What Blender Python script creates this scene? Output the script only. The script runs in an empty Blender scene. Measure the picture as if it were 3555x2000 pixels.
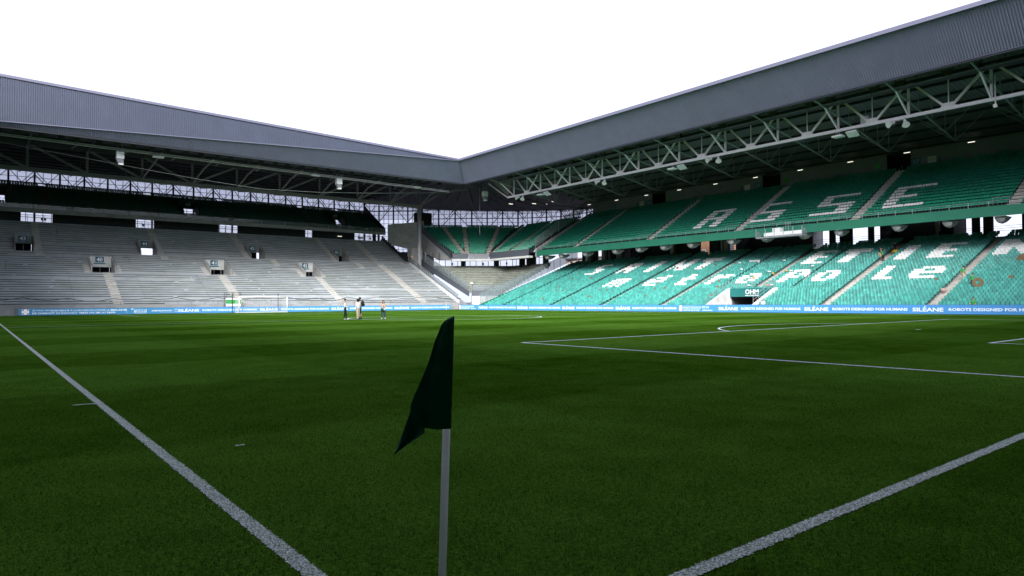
import bpy, bmesh, math, random
import numpy as np
from mathutils import Vector, Matrix
random.seed(7); RNG = np.random.default_rng(7)
S = bpy.context.scene
COL = S.collection
R = math.radians

# ------------------------------------------------------------------ camera, sky, sun, exposure
CAM = Vector((-1.384, -2.214, 1.464))
YAW, PITCH, ROLL = R(38.487), R(1.171), R(-0.352)
FWD = Vector((math.sin(YAW)*math.cos(PITCH), math.cos(YAW)*math.cos(PITCH), math.sin(PITCH)))
_rt = Vector((math.cos(YAW), -math.sin(YAW), 0)); _up = _rt.cross(FWD)
RIGHT = _rt*math.cos(ROLL) + _up*math.sin(ROLL)
UPV = -_rt*math.sin(ROLL) + _up*math.cos(ROLL)
cd = bpy.data.cameras.new('camera'); cam = bpy.data.objects.new('camera', cd); COL.objects.link(cam)
cd.sensor_width = 36; cd.lens = 36*2340.4/3555; cd.clip_start = 0.05; cd.clip_end = 6000
m3 = Matrix((RIGHT, UPV, -FWD)).transposed()
cam.matrix_world = Matrix.Translation(CAM) @ m3.to_4x4()
S.camera = cam

SUN_EL, SUN_AZ = R(38), R(224)          # high, from behind the camera, hidden by cloud
w = bpy.data.worlds.new('World'); S.world = w; w.use_nodes = True
wn, wl = w.node_tree.nodes, w.node_tree.links
bg = wn['Background']; bg.inputs['Strength'].default_value = 0.15
sky = wn.new('ShaderNodeTexSky'); sky.sky_type = 'NISHITA'; sky.sun_disc = False
sky.sun_elevation = SUN_EL; sky.sun_rotation = SUN_AZ; sky.dust_density = 6; sky.air_density = 1.2
hsv = wn.new('ShaderNodeHueSaturation'); hsv.inputs['Saturation'].default_value = 0.15; hsv.inputs['Value'].default_value = 0.8
mx = wn.new('ShaderNodeMixRGB'); mx.inputs['Fac'].default_value = 0.75
mx.inputs['Color2'].default_value = (2.35, 2.52, 3.2, 1)        # even overcast layer
wl.new(sky.outputs[0], hsv.inputs['Color']); wl.new(hsv.outputs[0], mx.inputs['Color1'])
wl.new(mx.outputs[0], bg.inputs['Color'])
sd = bpy.data.lights.new('sun', 'SUN'); sun = bpy.data.objects.new('sun', sd); COL.objects.link(sun)
sd.energy = 2.15; sd.angle = R(42); sd.color = (1, .985, .965)
sdir = Vector((math.sin(SUN_AZ)*math.cos(SUN_EL), math.cos(SUN_AZ)*math.cos(SUN_EL), math.sin(SUN_EL)))
sun.location = (-60, -60, 120)
sun.rotation_euler = sdir.to_track_quat('Z', 'Y').to_euler()
S.view_settings.view_transform = 'Standard'; S.view_settings.look = 'None'
S.view_settings.gamma = 1; S.view_settings.use_curve_mapping = False
S.view_settings.exposure = 1.8
S.render.engine = 'CYCLES'

# ------------------------------------------------------------------ helpers
def tag(o, label=None, cat=None, group=None, kind=None):
    if label: o['label'] = label
    if cat: o['category'] = cat
    if group: o['group'] = group
    if kind: o['kind'] = kind
    return o

def thing(name, label, cat, loc=(0, 0, 0), rz=0, group=None):
    o = bpy.data.objects.new(name, None); COL.objects.link(o)
    o.location = loc; o.rotation_euler = (0, 0, rz); o.empty_display_size = .3
    return tag(o, label, cat, group)

def link(name, me, parent=None, loc=None, rz=0, kind=None):
    o = bpy.data.objects.new(name, me); COL.objects.link(o)
    if parent: o.parent = parent
    if loc is not None: o.location = loc
    if rz: o.rotation_euler = (0, 0, rz)
    if kind: o['kind'] = kind
    return o

def copy_tree(o, parent=None):
    c = o.copy(); COL.objects.link(c); c.parent = parent
    for ch in list(o.children): copy_tree(ch, c)
    return c

class MB:
    """collects shapes; build() links them as one mesh object, verts given in world space"""
    def __init__(s): s.v = []; s.f = []; s.mi = []; s.cur = 0
    def add(s, vs, fs):
        n = len(s.v); s.v += [tuple(p) for p in vs]; s.f += [tuple(i+n for i in f) for f in fs]
        s.mi += [s.cur]*len(fs); return s
    def box(s, x0, x1, y0, y1, z0, z1):
        return s.add([(x, y, z) for z in (z0, z1) for y in (y0, y1) for x in (x0, x1)],
                     [(0, 2, 3, 1), (4, 5, 7, 6), (0, 1, 5, 4), (2, 6, 7, 3), (0, 4, 6, 2), (1, 3, 7, 5)])
    def quad(s, a, b, c, d): return s.add([a, b, c, d], [(0, 1, 2, 3)])
    def bar(s, p, q, w=.1, h=None, up=(0, 0, 1)):
        p, q = Vector(p), Vector(q); h = h or w; d = (q-p)
        if d.length < 1e-6: return s
        d.normalize(); u = Vector(up)
        if abs(d.dot(u)) > .98: u = Vector((1, 0, 0)) if abs(d.x) < .9 else Vector((0, 1, 0))
        a = d.cross(u).normalized()*w/2; b = a.cross(d).normalized()*h/2
        return s.add([p-a-b, p+a-b, p+a+b, p-a+b, q-a-b, q+a-b, q+a+b, q-a+b],
                     [(0, 3, 2, 1), (4, 5, 6, 7), (0, 1, 5, 4), (1, 2, 6, 5), (2, 3, 7, 6), (3, 0, 4, 7)])
    def tube(s, p, q, r, r2=None, n=8):
        p, q = Vector(p), Vector(q); r2 = r if r2 is None else r2; d = (q-p).normalized()
        u = Vector((0, 0, 1)) if abs(d.z) < .95 else Vector((1, 0, 0))
        a = d.cross(u).normalized(); b = a.cross(d).normalized()
        vs = [p+(a*math.cos(t)+b*math.sin(t))*r for t in [2*math.pi*i/n for i in range(n)]]
        vs += [q+(a*math.cos(t)+b*math.sin(t))*r2 for t in [2*math.pi*i/n for i in range(n)]]
        fs = [(i, (i+1) % n, n+(i+1) % n, n+i) for i in range(n)]
        return s.add(vs, fs+[tuple(range(n-1, -1, -1)), tuple(range(n, 2*n))])
    def path(s, pts, r, n=6):
        for a, b in zip(pts, pts[1:]): s.tube(a, b, r, n=n)
        return s
    def prism(s, poly, axis, a, b):
        """poly: 2-D outline; axis x: (y,z) extruded from x=a..b ; axis y: (x,z); axis z: (x,y)"""
        f = {'x': lambda t, p: (t, p[0], p[1]), 'y': lambda t, p: (p[0], t, p[1]), 'z': lambda t, p: (p[0], p[1], t)}[axis]
        n = len(poly); vs = [f(a, p) for p in poly]+[f(b, p) for p in poly]
        return s.add(vs, [(i, (i+1) % n, n+(i+1) % n, n+i) for i in range(n)]+[tuple(range(n-1, -1, -1)), tuple(range(n, 2*n))])
    def ball(s, c, rx, ry=None, rz=None, n=8, m=6):
        ry = ry or rx; rz = rz or rx; c = Vector(c); vs = [c+Vector((0, 0, -rz))]
        for j in range(1, m):
            ph = math.pi*j/m-math.pi/2
            vs += [c+Vector((rx*math.cos(ph)*math.cos(2*math.pi*i/n), ry*math.cos(ph)*math.sin(2*math.pi*i/n), rz*math.sin(ph))) for i in range(n)]
        vs.append(c+Vector((0, 0, rz))); L = len(vs)-1; fs = [(0, 1+(i+1) % n, 1+i) for i in range(n)]
        for j in range(m-2):
            b = 1+j*n; fs += [(b+i, b+(i+1) % n, b+n+(i+1) % n, b+n+i) for i in range(n)]
        b = 1+(m-2)*n; fs += [(b+i, b+(i+1) % n, L) for i in range(n)]
        return s.add(vs, fs)
    def mesh(s, name, mat, off=(0, 0, 0), smooth=False):
        me = bpy.data.meshes.new(name); o = off
        me.from_pydata([(x-o[0], y-o[1], z-o[2]) for x, y, z in s.v], [], s.f)
        for m_ in (mat if isinstance(mat, (list, tuple)) else [mat]): me.materials.append(m_)
        if any(s.mi): me.polygons.foreach_set('material_index', s.mi)
        if smooth: me.polygons.foreach_set('use_smooth', [True]*len(me.polygons))
        me.validate(); me.update(); return me
    def build(s, name, mat, parent=None, smooth=False, kind=None, off=None):
        if off is None: off = tuple(parent.location) if parent else (0, 0, 0)
        if parent and parent.parent: off = tuple(Vector(parent.location)+Vector(parent.parent.location))
        return link(name, s.mesh(name, mat, off, smooth), parent, kind=kind)

# ------------------------------------------------------------------ materials
def new_mat(name):
    m = bpy.data.materials.new(name); m.use_nodes = True
    return m, m.node_tree.nodes, m.node_tree.links, m.node_tree.nodes['Principled BSDF']

def mat(name, col, rough=.6, metal=0, var=.12, scale=3., dirt=None, dscale=.4, bump=0, bscale=40, spec=.4, stretch=None, emit=0, rnd=0):
    m, n, l, b = new_mat(name)
    b.inputs['Roughness'].default_value = rough; b.inputs['Metallic'].default_value = metal
    b.inputs['Specular IOR Level'].default_value = spec
    tc = n.new('ShaderNodeTexCoord'); mp = n.new('ShaderNodeMapping'); l.new(tc.outputs['Object'], mp.inputs[0])
    if stretch: mp.inputs['Scale'].default_value = stretch
    nz = n.new('ShaderNodeTexNoise'); nz.inputs['Scale'].default_value = scale; nz.inputs['Detail'].default_value = 5
    l.new(mp.outputs[0], nz.inputs['Vector'])
    mr = n.new('ShaderNodeMapRange'); l.new(nz.outputs['Fac'], mr.inputs[0])
    mr.inputs[1].default_value = .3; mr.inputs[2].default_value = .7; mr.inputs[3].default_value = 1-var; mr.inputs[4].default_value = 1+var
    mu = n.new('ShaderNodeMixRGB'); mu.blend_type = 'MULTIPLY'; mu.inputs[0].default_value = 1
    mu.inputs[1].default_value = (*col, 1); l.new(mr.outputs[0], mu.inputs[2]); out = mu.outputs[0]
    if dirt:
        n2 = n.new('ShaderNodeTexNoise'); n2.inputs['Scale'].default_value = dscale; n2.inputs['Detail'].default_value = 8
        n2.inputs['Roughness'].default_value = .65; l.new(mp.outputs[0], n2.inputs['Vector'])
        r2 = n.new('ShaderNodeMapRange'); l.new(n2.outputs['Fac'], r2.inputs[0]); r2.inputs[1].default_value = .48; r2.inputs[2].default_value = .72
        r2.inputs[4].default_value = .75
        md = n.new('ShaderNodeMixRGB'); l.new(r2.outputs[0], md.inputs[0]); l.new(out, md.inputs[1]); md.inputs[2].default_value = (*dirt, 1); out = md.outputs[0]
    if rnd:
        oi = n.new('ShaderNodeObjectInfo'); ge = n.new('ShaderNodeNewGeometry')
        ad = n.new('ShaderNodeMath'); l.new(oi.outputs['Random'], ad.inputs[0]); l.new(ge.outputs['Random Per Island'], ad.inputs[1])
        fr = n.new('ShaderNodeMath'); fr.operation = 'FRACT'; l.new(ad.outputs[0], fr.inputs[0])
        mq = n.new('ShaderNodeMapRange'); l.new(fr.outputs[0], mq.inputs[0]); mq.inputs[3].default_value = 1-rnd; mq.inputs[4].default_value = 1+rnd
        m2 = n.new('ShaderNodeMixRGB'); m2.blend_type = 'MULTIPLY'; m2.inputs[0].default_value = 1
        l.new(out, m2.inputs[1]); l.new(mq.outputs[0], m2.inputs[2]); out = m2.outputs[0]
    l.new(out, b.inputs['Base Color'])
    if emit: l.new(out, b.inputs['Emission Color']); b.inputs['Emission Strength'].default_value = emit
    if bump:
        n3 = n.new('ShaderNodeTexNoise'); n3.inputs['Scale'].default_value = bscale; n3.inputs['Detail'].default_value = 4
        l.new(tc.outputs['Object'], n3.inputs['Vector']); bp = n.new('ShaderNodeBump'); bp.inputs['Strength'].default_value = bump
        bp.inputs['Distance'].default_value = .02; l.new(n3.outputs['Fac'], bp.inputs['Height']); l.new(bp.outputs[0], b.inputs['Normal'])
    return m

def glass_mat(name, col, alpha, rough=.1, trans=0):
    m, n, l, b = new_mat(name)
    b.inputs['Base Color'].default_value = (*col, 1); b.inputs['Roughness'].default_value = rough
    t = n.new('ShaderNodeBsdfTransparent'); t.inputs[0].default_value = (*col, 1) if trans else (1, 1, 1, 1)
    tl = n.new('ShaderNodeBsdfTranslucent'); tl.inputs[0].default_value = (*col, 1)
    a = n.new('ShaderNodeMixShader'); a.inputs[0].default_value = trans
    l.new(b.outputs[0], a.inputs[1]); l.new(tl.outputs[0], a.inputs[2])
    mxs = n.new('ShaderNodeMixShader'); mxs.inputs[0].default_value = alpha
    l.new(t.outputs[0], mxs.inputs[1]); l.new(a.outputs[0], mxs.inputs[2])
    l.new(mxs.outputs[0], n['Material Output'].inputs['Surface']); return m

K = {}
K['concrete'] = mat('terrace concrete', (.36, .38, .40), .9, var=.14, scale=1.2, dirt=(.25, .26, .21), dscale=.55, bump=.3, stretch=(.35, 1, 1))
K['moss'] = mat('mossy terrace concrete', (.24, .25, .215), .9, var=.2, scale=1.2, dirt=(.13, .14, .09), dscale=.8)
K['step'] = mat('aisle step concrete', (.49, .47, .43), .9, var=.16, scale=2, dirt=(.33, .30, .25), dscale=.8, bump=.2)
K['wall'] = mat('cast concrete wall', (.36, .36, .36), .85, var=.12, scale=.8, dirt=(.2, .2, .2), dscale=.3, bump=.2)
K['white_wall'] = mat('pale painted concrete', (.62, .62, .61), .8, var=.08, scale=1.5, dirt=(.38, .38, .37), dscale=.5)
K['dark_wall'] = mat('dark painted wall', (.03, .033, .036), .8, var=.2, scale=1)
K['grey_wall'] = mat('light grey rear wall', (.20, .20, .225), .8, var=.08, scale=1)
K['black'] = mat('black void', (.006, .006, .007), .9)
K['moss_rail'] = mat('dark green seat rail', (.02, .05, .04), .7, var=.5, scale=2.5)
K['clad'] = mat('ribbed metal cladding', (.048, .058, .092), .55, metal=.1, var=.07, scale=.5, spec=.5)  # same metal as the lower visor, colour darkened to offset direct sun
K['clad_low'] = mat('ribbed metal soffit cladding', (.185, .195, .285), .55, metal=.1, var=.07, scale=.5, spec=.5)  # same metal again, colour lightened to offset the shade on downward faces
K['flash'] = mat('pale ridge flashing', (.14, .14, .20), .4, metal=.2, var=.05)
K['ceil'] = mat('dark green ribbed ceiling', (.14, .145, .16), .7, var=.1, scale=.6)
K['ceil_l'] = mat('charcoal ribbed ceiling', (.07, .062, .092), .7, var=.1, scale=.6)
K['rafter'] = mat('grey green painted steel', (.26, .31, .29), .5, var=.1)
K['truss_w'] = mat('off white painted steel', (.95, .84, .96), .45, var=.06)
K['truss_g'] = mat('dull olive painted steel', (.21, .195, .215), .55, var=.1)
K['dim_steel'] = mat('dim olive steel', (.07, .068, .075), .55, var=.1)
K['col'] = mat('grey painted column', (.42, .42, .44), .5, var=.08)
K['dark_steel'] = mat('dark painted steel', (.022, .026, .034), .5, var=.15)
K['galv'] = mat('galvanised steel', (.45, .47, .50), .35, metal=.6, var=.1, scale=6)
K['mid_steel'] = mat('grey painted steel', (.22, .23, .25), .45, var=.1)
K['teal_seat'] = mat('faded teal seat plastic', (.054, .30, .255), .42, var=.12, scale=1.2, spec=.5, rnd=.25)
K['green_seat'] = mat('green seat plastic', (.012, .235, .145), .34, var=.10, scale=1.2, spec=.55, rnd=.14)
K['white_seat'] = mat('white seat plastic', (.78, .78, .77), .45, var=.04, rnd=.04)
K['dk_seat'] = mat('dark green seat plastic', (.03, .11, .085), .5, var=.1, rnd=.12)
K['fascia'] = mat('green painted steel fascia', (.02, .17, .105), .5, var=.07, scale=.6)
K['band'] = mat('slate grey fascia panel', (.085, .095, .115), .5, var=.08)
K['signblue'] = mat('blue grey sign plate', (.03, .12, .19), .5, var=.05)
K['signgreen'] = mat('green sign plate', (.015, .16, .15), .5, var=.05)
K['paint'] = mat('white print', (.8, .8, .8), .6, var=.02)
K['paint_grey'] = mat('grey print', (.32, .42, .46), .6, var=.02)
K['goal'] = mat('white goal aluminium', (.8, .8, .8), .35, var=.03)
K['net'] = mat('white net cord', (.7, .7, .7), .8, var=.03)
K['led'] = mat('blue led panel', (.07, .27, .62), .6, var=.05, scale=8, emit=.07)
K['led2'] = mat('teal blue led panel', (.06, .26, .50), .6, var=.05, scale=8, emit=.06)
K['ledw'] = mat('lit white led lettering', (.75, .8, .85), .5, var=.02, emit=.12)
K['ledr'] = mat('lit red led print', (.6, .12, .1), .5, var=.02, emit=.05)
K['lamp'] = mat('lit ceiling lamp', (1, .95, .8), .5, var=0, emit=.45)
K['amber'] = mat('lit amber lamp', (1, .45, .08), .5, var=0, emit=.6)
K['rubber'] = mat('black plastic', (.012, .012, .014), .5)
K['casing'] = mat('white equipment casing', (.72, .72, .74), .45, var=.05)
K['card'] = mat('brown cardboard', (.17, .115, .06), .85, var=.15, scale=5)
K['flag'] = mat('dark green flag cloth', (.018, .12, .108), .75, var=.25, scale=9, bump=.15, bscale=900)
K['pole'] = mat('grey plastic pole', (.92, .86, .90), .5, var=.05, scale=20)
def pole_mat():
    m, n, l, b = new_mat('white translucent pole plastic'); b.inputs['Base Color'].default_value = (.86, .86, .86, 1); b.inputs['Roughness'].default_value = .35
    tl = n.new('ShaderNodeBsdfTranslucent'); tl.inputs[0].default_value = (.9, .86, .88, 1); nz = n.new('ShaderNodeTexNoise'); nz.inputs['Scale'].default_value = 30
    mr = n.new('ShaderNodeMapRange'); mr.inputs[3].default_value = .45; mr.inputs[4].default_value = .6; l.new(nz.outputs['Fac'], mr.inputs[0])
    mxs = n.new('ShaderNodeMixShader'); l.new(mr.outputs[0], mxs.inputs[0]); l.new(b.outputs[0], mxs.inputs[1]); l.new(tl.outputs[0], mxs.inputs[2]); l.new(mxs.outputs[0], n['Material Output'].inputs['Surface'])
    return m
K['pole'] = pole_mat()
K['skin'] = mat('skin', (.50, .29, .20), .55, var=.05)
K['hair_d'] = mat('dark hair', (.012, .010, .009), .6)
K['hair_b'] = mat('brown hair', (.07, .035, .018), .6)
K['shirt_w'] = mat('white cotton', (.75, .75, .76), .85, var=.06, scale=9)
K['shirt_c'] = mat('cream patterned cotton', (.55, .50, .42), .85, var=.3, scale=14)
K['shirt_n'] = mat('navy cotton', (.015, .02, .05), .85)
K['shirt_g'] = mat('bright green cotton', (.05, .33, .08), .85)
K['black_c'] = mat('black cotton', (.012, .013, .018), .85, var=.2)
K['beige_c'] = mat('beige cotton', (.56, .48, .36), .85, var=.12, scale=9)
K['denim'] = mat('dark blue denim', (.03, .05, .10), .85, var=.35, scale=6)
K['shoe_w'] = mat('white shoe leather', (.7, .7, .7), .6)
K['brick'] = mat('terracotta render', (.36, .19, .11), .85, var=.2, scale=1, dirt=(.25, .13, .08), dscale=.5)
K['pinkwall'] = mat('pale pink render', (.62, .45, .38), .85, var=.08)
K['asphalt'] = mat('asphalt ground', (.06, .06, .06), .9, var=.2)
K['roof_top'] = mat('roof sheet', (.2, .2, .21), .6)
K['glaze'] = glass_mat('milky facade glazing', (.74, .75, .80), .40, .3, trans=.9)
K['glaze2'] = glass_mat('clear tinted glazing', (.55, .58, .62), .12, .06)
K['rail_glass'] = glass_mat('grey balustrade glass', (.25, .29, .31), .45, .08)
# ------------------------------------------------------------------ ground, pitch, markings, grass
MB().quad((-2500, -2500, -.03), (2500, -2500, -.03), (2500, 2500, -.03), (-2500, 2500, -.03)).build('ground', K['asphalt'], kind='structure')

def grass_mat(name, blades):
    m, n, l, b = new_mat(name)
    b.inputs['Roughness'].default_value = .9; b.inputs['Specular IOR Level'].default_value = .0
    g = n.new('ShaderNodeNewGeometry'); sp = n.new('ShaderNodeSeparateXYZ'); l.new(g.outputs['Position'], sp.inputs[0])
    def math_(op, a, c=None, d=None):
        q = n.new('ShaderNodeMath'); q.operation = op
        for i, v in enumerate((a, c, d)):
            if v is None: continue
            if isinstance(v, (int, float)): q.inputs[i].default_value = v
            else: l.new(v, q.inputs[i])
        return q.outputs[0]
    def noise(scale, det=4, stretch=None, rough=.5):
        q = n.new('ShaderNodeTexNoise'); q.inputs['Scale'].default_value = scale; q.inputs['Detail'].default_value = det
        q.inputs['Roughness'].default_value = rough
        if stretch:
            mp = n.new('ShaderNodeMapping'); mp.inputs['Scale'].default_value = stretch; l.new(g.outputs['Position'], mp.inputs[0]); l.new(mp.outputs[0], q.inputs['Vector'])
        else: l.new(g.outputs['Position'], q.inputs['Vector'])
        return q.outputs['Fac']
    # mowing stripes: bands across the pitch, a weaker set along it, edges a little wavy
    wob = math_('MULTIPLY', math_('SUBTRACT', noise(.35, 2), .5), .5)
    def stripes(axis, period, off):
        t = math_('SINE', math_('MULTIPLY', math_('ADD', math_('ADD', sp.outputs[axis], off), wob), math.pi/period))
        q = n.new('ShaderNodeMapRange'); l.new(t, q.inputs[0]); q.inputs[1].default_value = -.12; q.inputs[2].default_value = .12; return q.outputs[0]
    s1 = stripes('Y', 5.5, 0.); s2 = stripes('X', 6.7, 1.9)
    st = math_('ADD', math_('MULTIPLY', s1, .65), math_('MULTIPLY', s2, .35))
    big = noise(.12, 5, rough=.6); mid = noise(1.3, 5, rough=.65); fine = noise(26, 4, rough=.7)
    f = math_('ADD', math_('ADD', math_('MULTIPLY', st, .34), .07), math_('ADD', math_('MULTIPLY', math_('SUBTRACT', big, .3), .6), math_('MULTIPLY', math_('SUBTRACT', mid, .5), .7)))
    ra = n.new('ShaderNodeValToRGB'); l.new(f, ra.inputs[0])
    ra.color_ramp.elements[0].color = (.016, .049, .0012, 1); ra.color_ramp.elements[0].position = .0
    ra.color_ramp.elements[1].color = (.078, .172, .022, 1); ra.color_ramp.elements[1].position = .95
    out = ra.outputs[0]
    # pale worn tufts
    tu = n.new('ShaderNodeMapRange'); l.new(noise(2.6, 6, (1, .35, 1), .7), tu.inputs[0]); tu.inputs[1].default_value = .66; tu.inputs[2].default_value = .76; tu.inputs[4].default_value = .45
    m1 = n.new('ShaderNodeMixRGB'); l.new(tu.outputs[0], m1.inputs[0]); l.new(out, m1.inputs[1]); m1.inputs[2].default_value = (.10, .16, .02, 1); out = m1.outputs[0]
    vr = n.new('ShaderNodeMapRange')
    if blades: l.new(g.outputs['Random Per Island'], vr.inputs[0]); vr.inputs[3].default_value = .6; vr.inputs[4].default_value = 1.6
    else: l.new(fine, vr.inputs[0]); vr.inputs[1].default_value = .3; vr.inputs[2].default_value = .7; vr.inputs[3].default_value = .55; vr.inputs[4].default_value = 1.45
    m2 = n.new('ShaderNodeMixRGB'); m2.blend_type = 'MULTIPLY'; m2.inputs[0].default_value = 1; l.new(out, m2.inputs[1]); l.new(vr.outputs[0], m2.inputs[2]); out = m2.outputs[0]
    if blades:     # blades standing in the two near lines carry the paint
        def inside(o, lo, hi):
            d = math_('ADD', o, math_('MULTIPLY', math_('SUBTRACT', noise(9, 3), .5), .05))
            return math_('MULTIPLY', math_('GREATER_THAN', d, lo), math_('LESS_THAN', d, hi))
        near_t = math_('MULTIPLY', inside(sp.outputs['X'], .005, .098), math_('GREATER_THAN', sp.outputs['Y'], -.01))
        near_g = math_('MULTIPLY', inside(sp.outputs['Y'], .005, .098), math_('GREATER_THAN', sp.outputs['X'], -.01))
        ln = math_('MULTIPLY', math_('MAXIMUM', near_t, near_g), math_('GREATER_THAN', g.outputs['Random Per Island'], .22))
        m3_ = n.new('ShaderNodeMixRGB'); l.new(ln, m3_.inputs[0]); l.new(out, m3_.inputs[1]); m3_.inputs[2].default_value = (.62, .66, .70, 1); out = m3_.outputs[0]
    else:
        bp = n.new('ShaderNodeBump'); bp.inputs['Strength'].default_value = .7; bp.inputs['Distance'].default_value = .03
        l.new(noise(45, 3), bp.inputs['Height']); l.new(bp.outputs[0], b.inputs['Normal'])
    l.new(out, b.inputs['Base Color']); return m
K['turf'] = grass_mat('mown turf', False); K['blade'] = grass_mat('grass blades', True)

def line_mat(nm, sc, p0, p1):
    m, n, l, b = new_mat(nm); b.inputs['Roughness'].default_value = .8
    g = n.new('ShaderNodeNewGeometry'); a = n.new('ShaderNodeTexNoise'); a.inputs['Scale'].default_value = sc; a.inputs['Detail'].default_value = 5; a.inputs['Roughness'].default_value = .7
    l.new(g.outputs['Position'], a.inputs['Vector']); r = n.new('ShaderNodeValToRGB'); l.new(a.outputs['Fac'], r.inputs[0])
    e = r.color_ramp.elements; e[0].position = p0; e[0].color = (.05, .10, .03, 1); e[1].position = p1; e[1].color = (.66, .70, .74, 1)
    l.new(r.outputs[0], b.inputs['Base Color']); return m
K['line'] = line_mat('sprayed line on near grass', 75, .42, .60); K['line2'] = line_mat('sprayed line on far grass', 30, .22, .42)

MB().quad((-9, -9, 0), (73.6, -9, 0), (73.6, 111.6, 0), (-9, 111.6, 0)).build('pitch', K['turf'], kind='structure')

LW = .12
def rect_line(x0, x1, y0, y1, z=.006):
    m = MB(); nx = max(1, int((x1-x0)/2)); ny = max(1, int((y1-y0)/2))
    for i in range(nx):
        for j in range(ny):
            a, b_ = x0+(x1-x0)*i/nx, x0+(x1-x0)*(i+1)/nx; c, d = y0+(y1-y0)*j/ny, y0+(y1-y0)*(j+1)/ny
            m.quad((a, c, z), (b_, c, z), (b_, d, z), (a, d, z))
    return m.build('pitch_line', K['line2'], kind='structure')
def arc_line(cx, cy, r, a0, a1, n=64, z=.010):
    m = MB()
    for i in range(n):
        t, u = a0+(a1-a0)*i/n, a0+(a1-a0)*(i+1)/n; p = []
        for (rr, q) in ((r-LW/2, t), (r+LW/2, t), (r+LW/2, u), (r-LW/2, u)): p.append((cx+rr*math.cos(q), cy+rr*math.sin(q), z))
        m.quad(*p)
    return m.build('pitch_line', K['line2'], kind='structure')
def ragged_line(along, length):
    # sprayed edges: the paint catches the blades unevenly
    m = MB(); n_ = int(16/.012); L_ = []; Rr = []
    for i in range(n_+1):
        t_ = 16*i/n_; L_.append((t_, RNG.normal(0, .006))); Rr.append((t_, LW*.86+RNG.normal(0, .006)))
    f = (lambda t_, w_: (w_, t_, .004)) if along == 'y' else (lambda t_, w_: (t_, w_, .005))
    for i in range(n_): m.quad(f(*L_[i]), f(*Rr[i]), f(*Rr[i+1]), f(*L_[i+1]))
    m.quad(f(16, 0), f(16, LW*.86), f(length, LW), f(length, 0))
    m.build('pitch_line', K['line'], kind='structure')
ragged_line('y', 105); ragged_line('x', 68-LW); rect_line(68-LW, 68, 0, 105)
rect_line(LW, 68-LW, 105-LW, 105)
rect_line(LW, 68-LW, 52.5-LW/2, 52.5+LW/2)
for (y0, sgn) in ((0, 1), (105, -1)):
    for (hw, dep) in ((20.16, 16.5), (9.16, 5.5)):
        ya, yb = sorted((y0+sgn*LW, y0+sgn*dep))
        rect_line(34-hw, 34-hw+LW, ya, yb); rect_line(34+hw-LW, 34+hw, ya, yb)
        a, b_ = sorted((y0+sgn*dep, y0+sgn*(dep-LW))); rect_line(34-hw+LW, 34+hw-LW, a, b_)
    yc = y0+sgn*11; half = math.acos(5.5/9.15)
    arc_line(34, yc, 9.15, sgn*math.pi/2-half, sgn*math.pi/2+half, 32)
    arc_line(34, yc, .06, 0, 2*math.pi, 12)
arc_line(34, 52.5, 9.15, 0, 2*math.pi, 96); arc_line(34, 52.5, .06, 0, 2*math.pi, 12)
for (x, y, a0) in ((0, 0, 0), (68, 0, math.pi/2), (68, 105, math.pi), (0, 105, 1.5*math.pi)): arc_line(x, y, .93, a0, a0+math.pi/2, 14)

# real blades over the turf the camera stands on
def blades():
    N = 430000
    u = RNG.random(N); r = 2.0 + 27.0*u**1.35*(.35+.65*RNG.random(N))
    th = RNG.uniform(-R(47), R(47), N) + YAW
    x = CAM.x + r*np.sin(th); y = CAM.y + r*np.cos(th)
    h = RNG.uniform(.010, .024, N); wd = RNG.uniform(.0018, .0034, N)*(1+.05*r)
    a = RNG.uniform(0, 2*np.pi, N); ln = RNG.uniform(.2, .9, N)*h; la = RNG.uniform(0, 2*np.pi, N)
    dx, dy = np.cos(a)*wd/2, np.sin(a)*wd/2
    V = np.zeros((N, 3, 3)); V[:, 0] = np.c_[x-dx, y-dy, np.full(N, .002)]; V[:, 1] = np.c_[x+dx, y+dy, np.full(N, .002)]
    V[:, 2] = np.c_[x+ln*np.cos(la), y+ln*np.sin(la), h]
    me = bpy.data.meshes.new('grass'); me.vertices.add(3*N); me.vertices.foreach_set('co', V.ravel())
    me.loops.add(3*N); me.loops.foreach_set('vertex_index', np.arange(3*N, dtype=np.int32))
    me.polygons.add(N); me.polygons.foreach_set('loop_start', np.arange(0, 3*N, 3, dtype=np.int32))
    me.update(calc_edges=True); me.materials.append(K['blade'])
    o = link('grass', me, kind='stuff'); tag(o, 'short mown grass blades around the corner flag', 'grass')
blades()

# scraps lying on the grass
def scrap(x, y, pts, label):
    m = MB()
    for (a, b_, c, rr) in pts: m.ball((x+a, y+b_, c), rr*1.6, rr, rr*.5, 6, 4)
    tag(m.build('paper_scrap', K['paint']), label, 'litter')
scrap(.72, 4.9, [(-.02, .01, .022, .014), (.01, 0, .024, .010), (.03, -.015, .026, .014)], 'small twisted scrap of white paper on dark grass')
m = MB()
for i in range(9): m.ball((-.27+.035*i, 9.28-.004*i*i*.2, .022), .03, .012, .006, 6, 4)
tag(m.build('paint_streak', K['paint']), 'thin white streak on grass just outside the touchline', 'litter')
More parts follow.
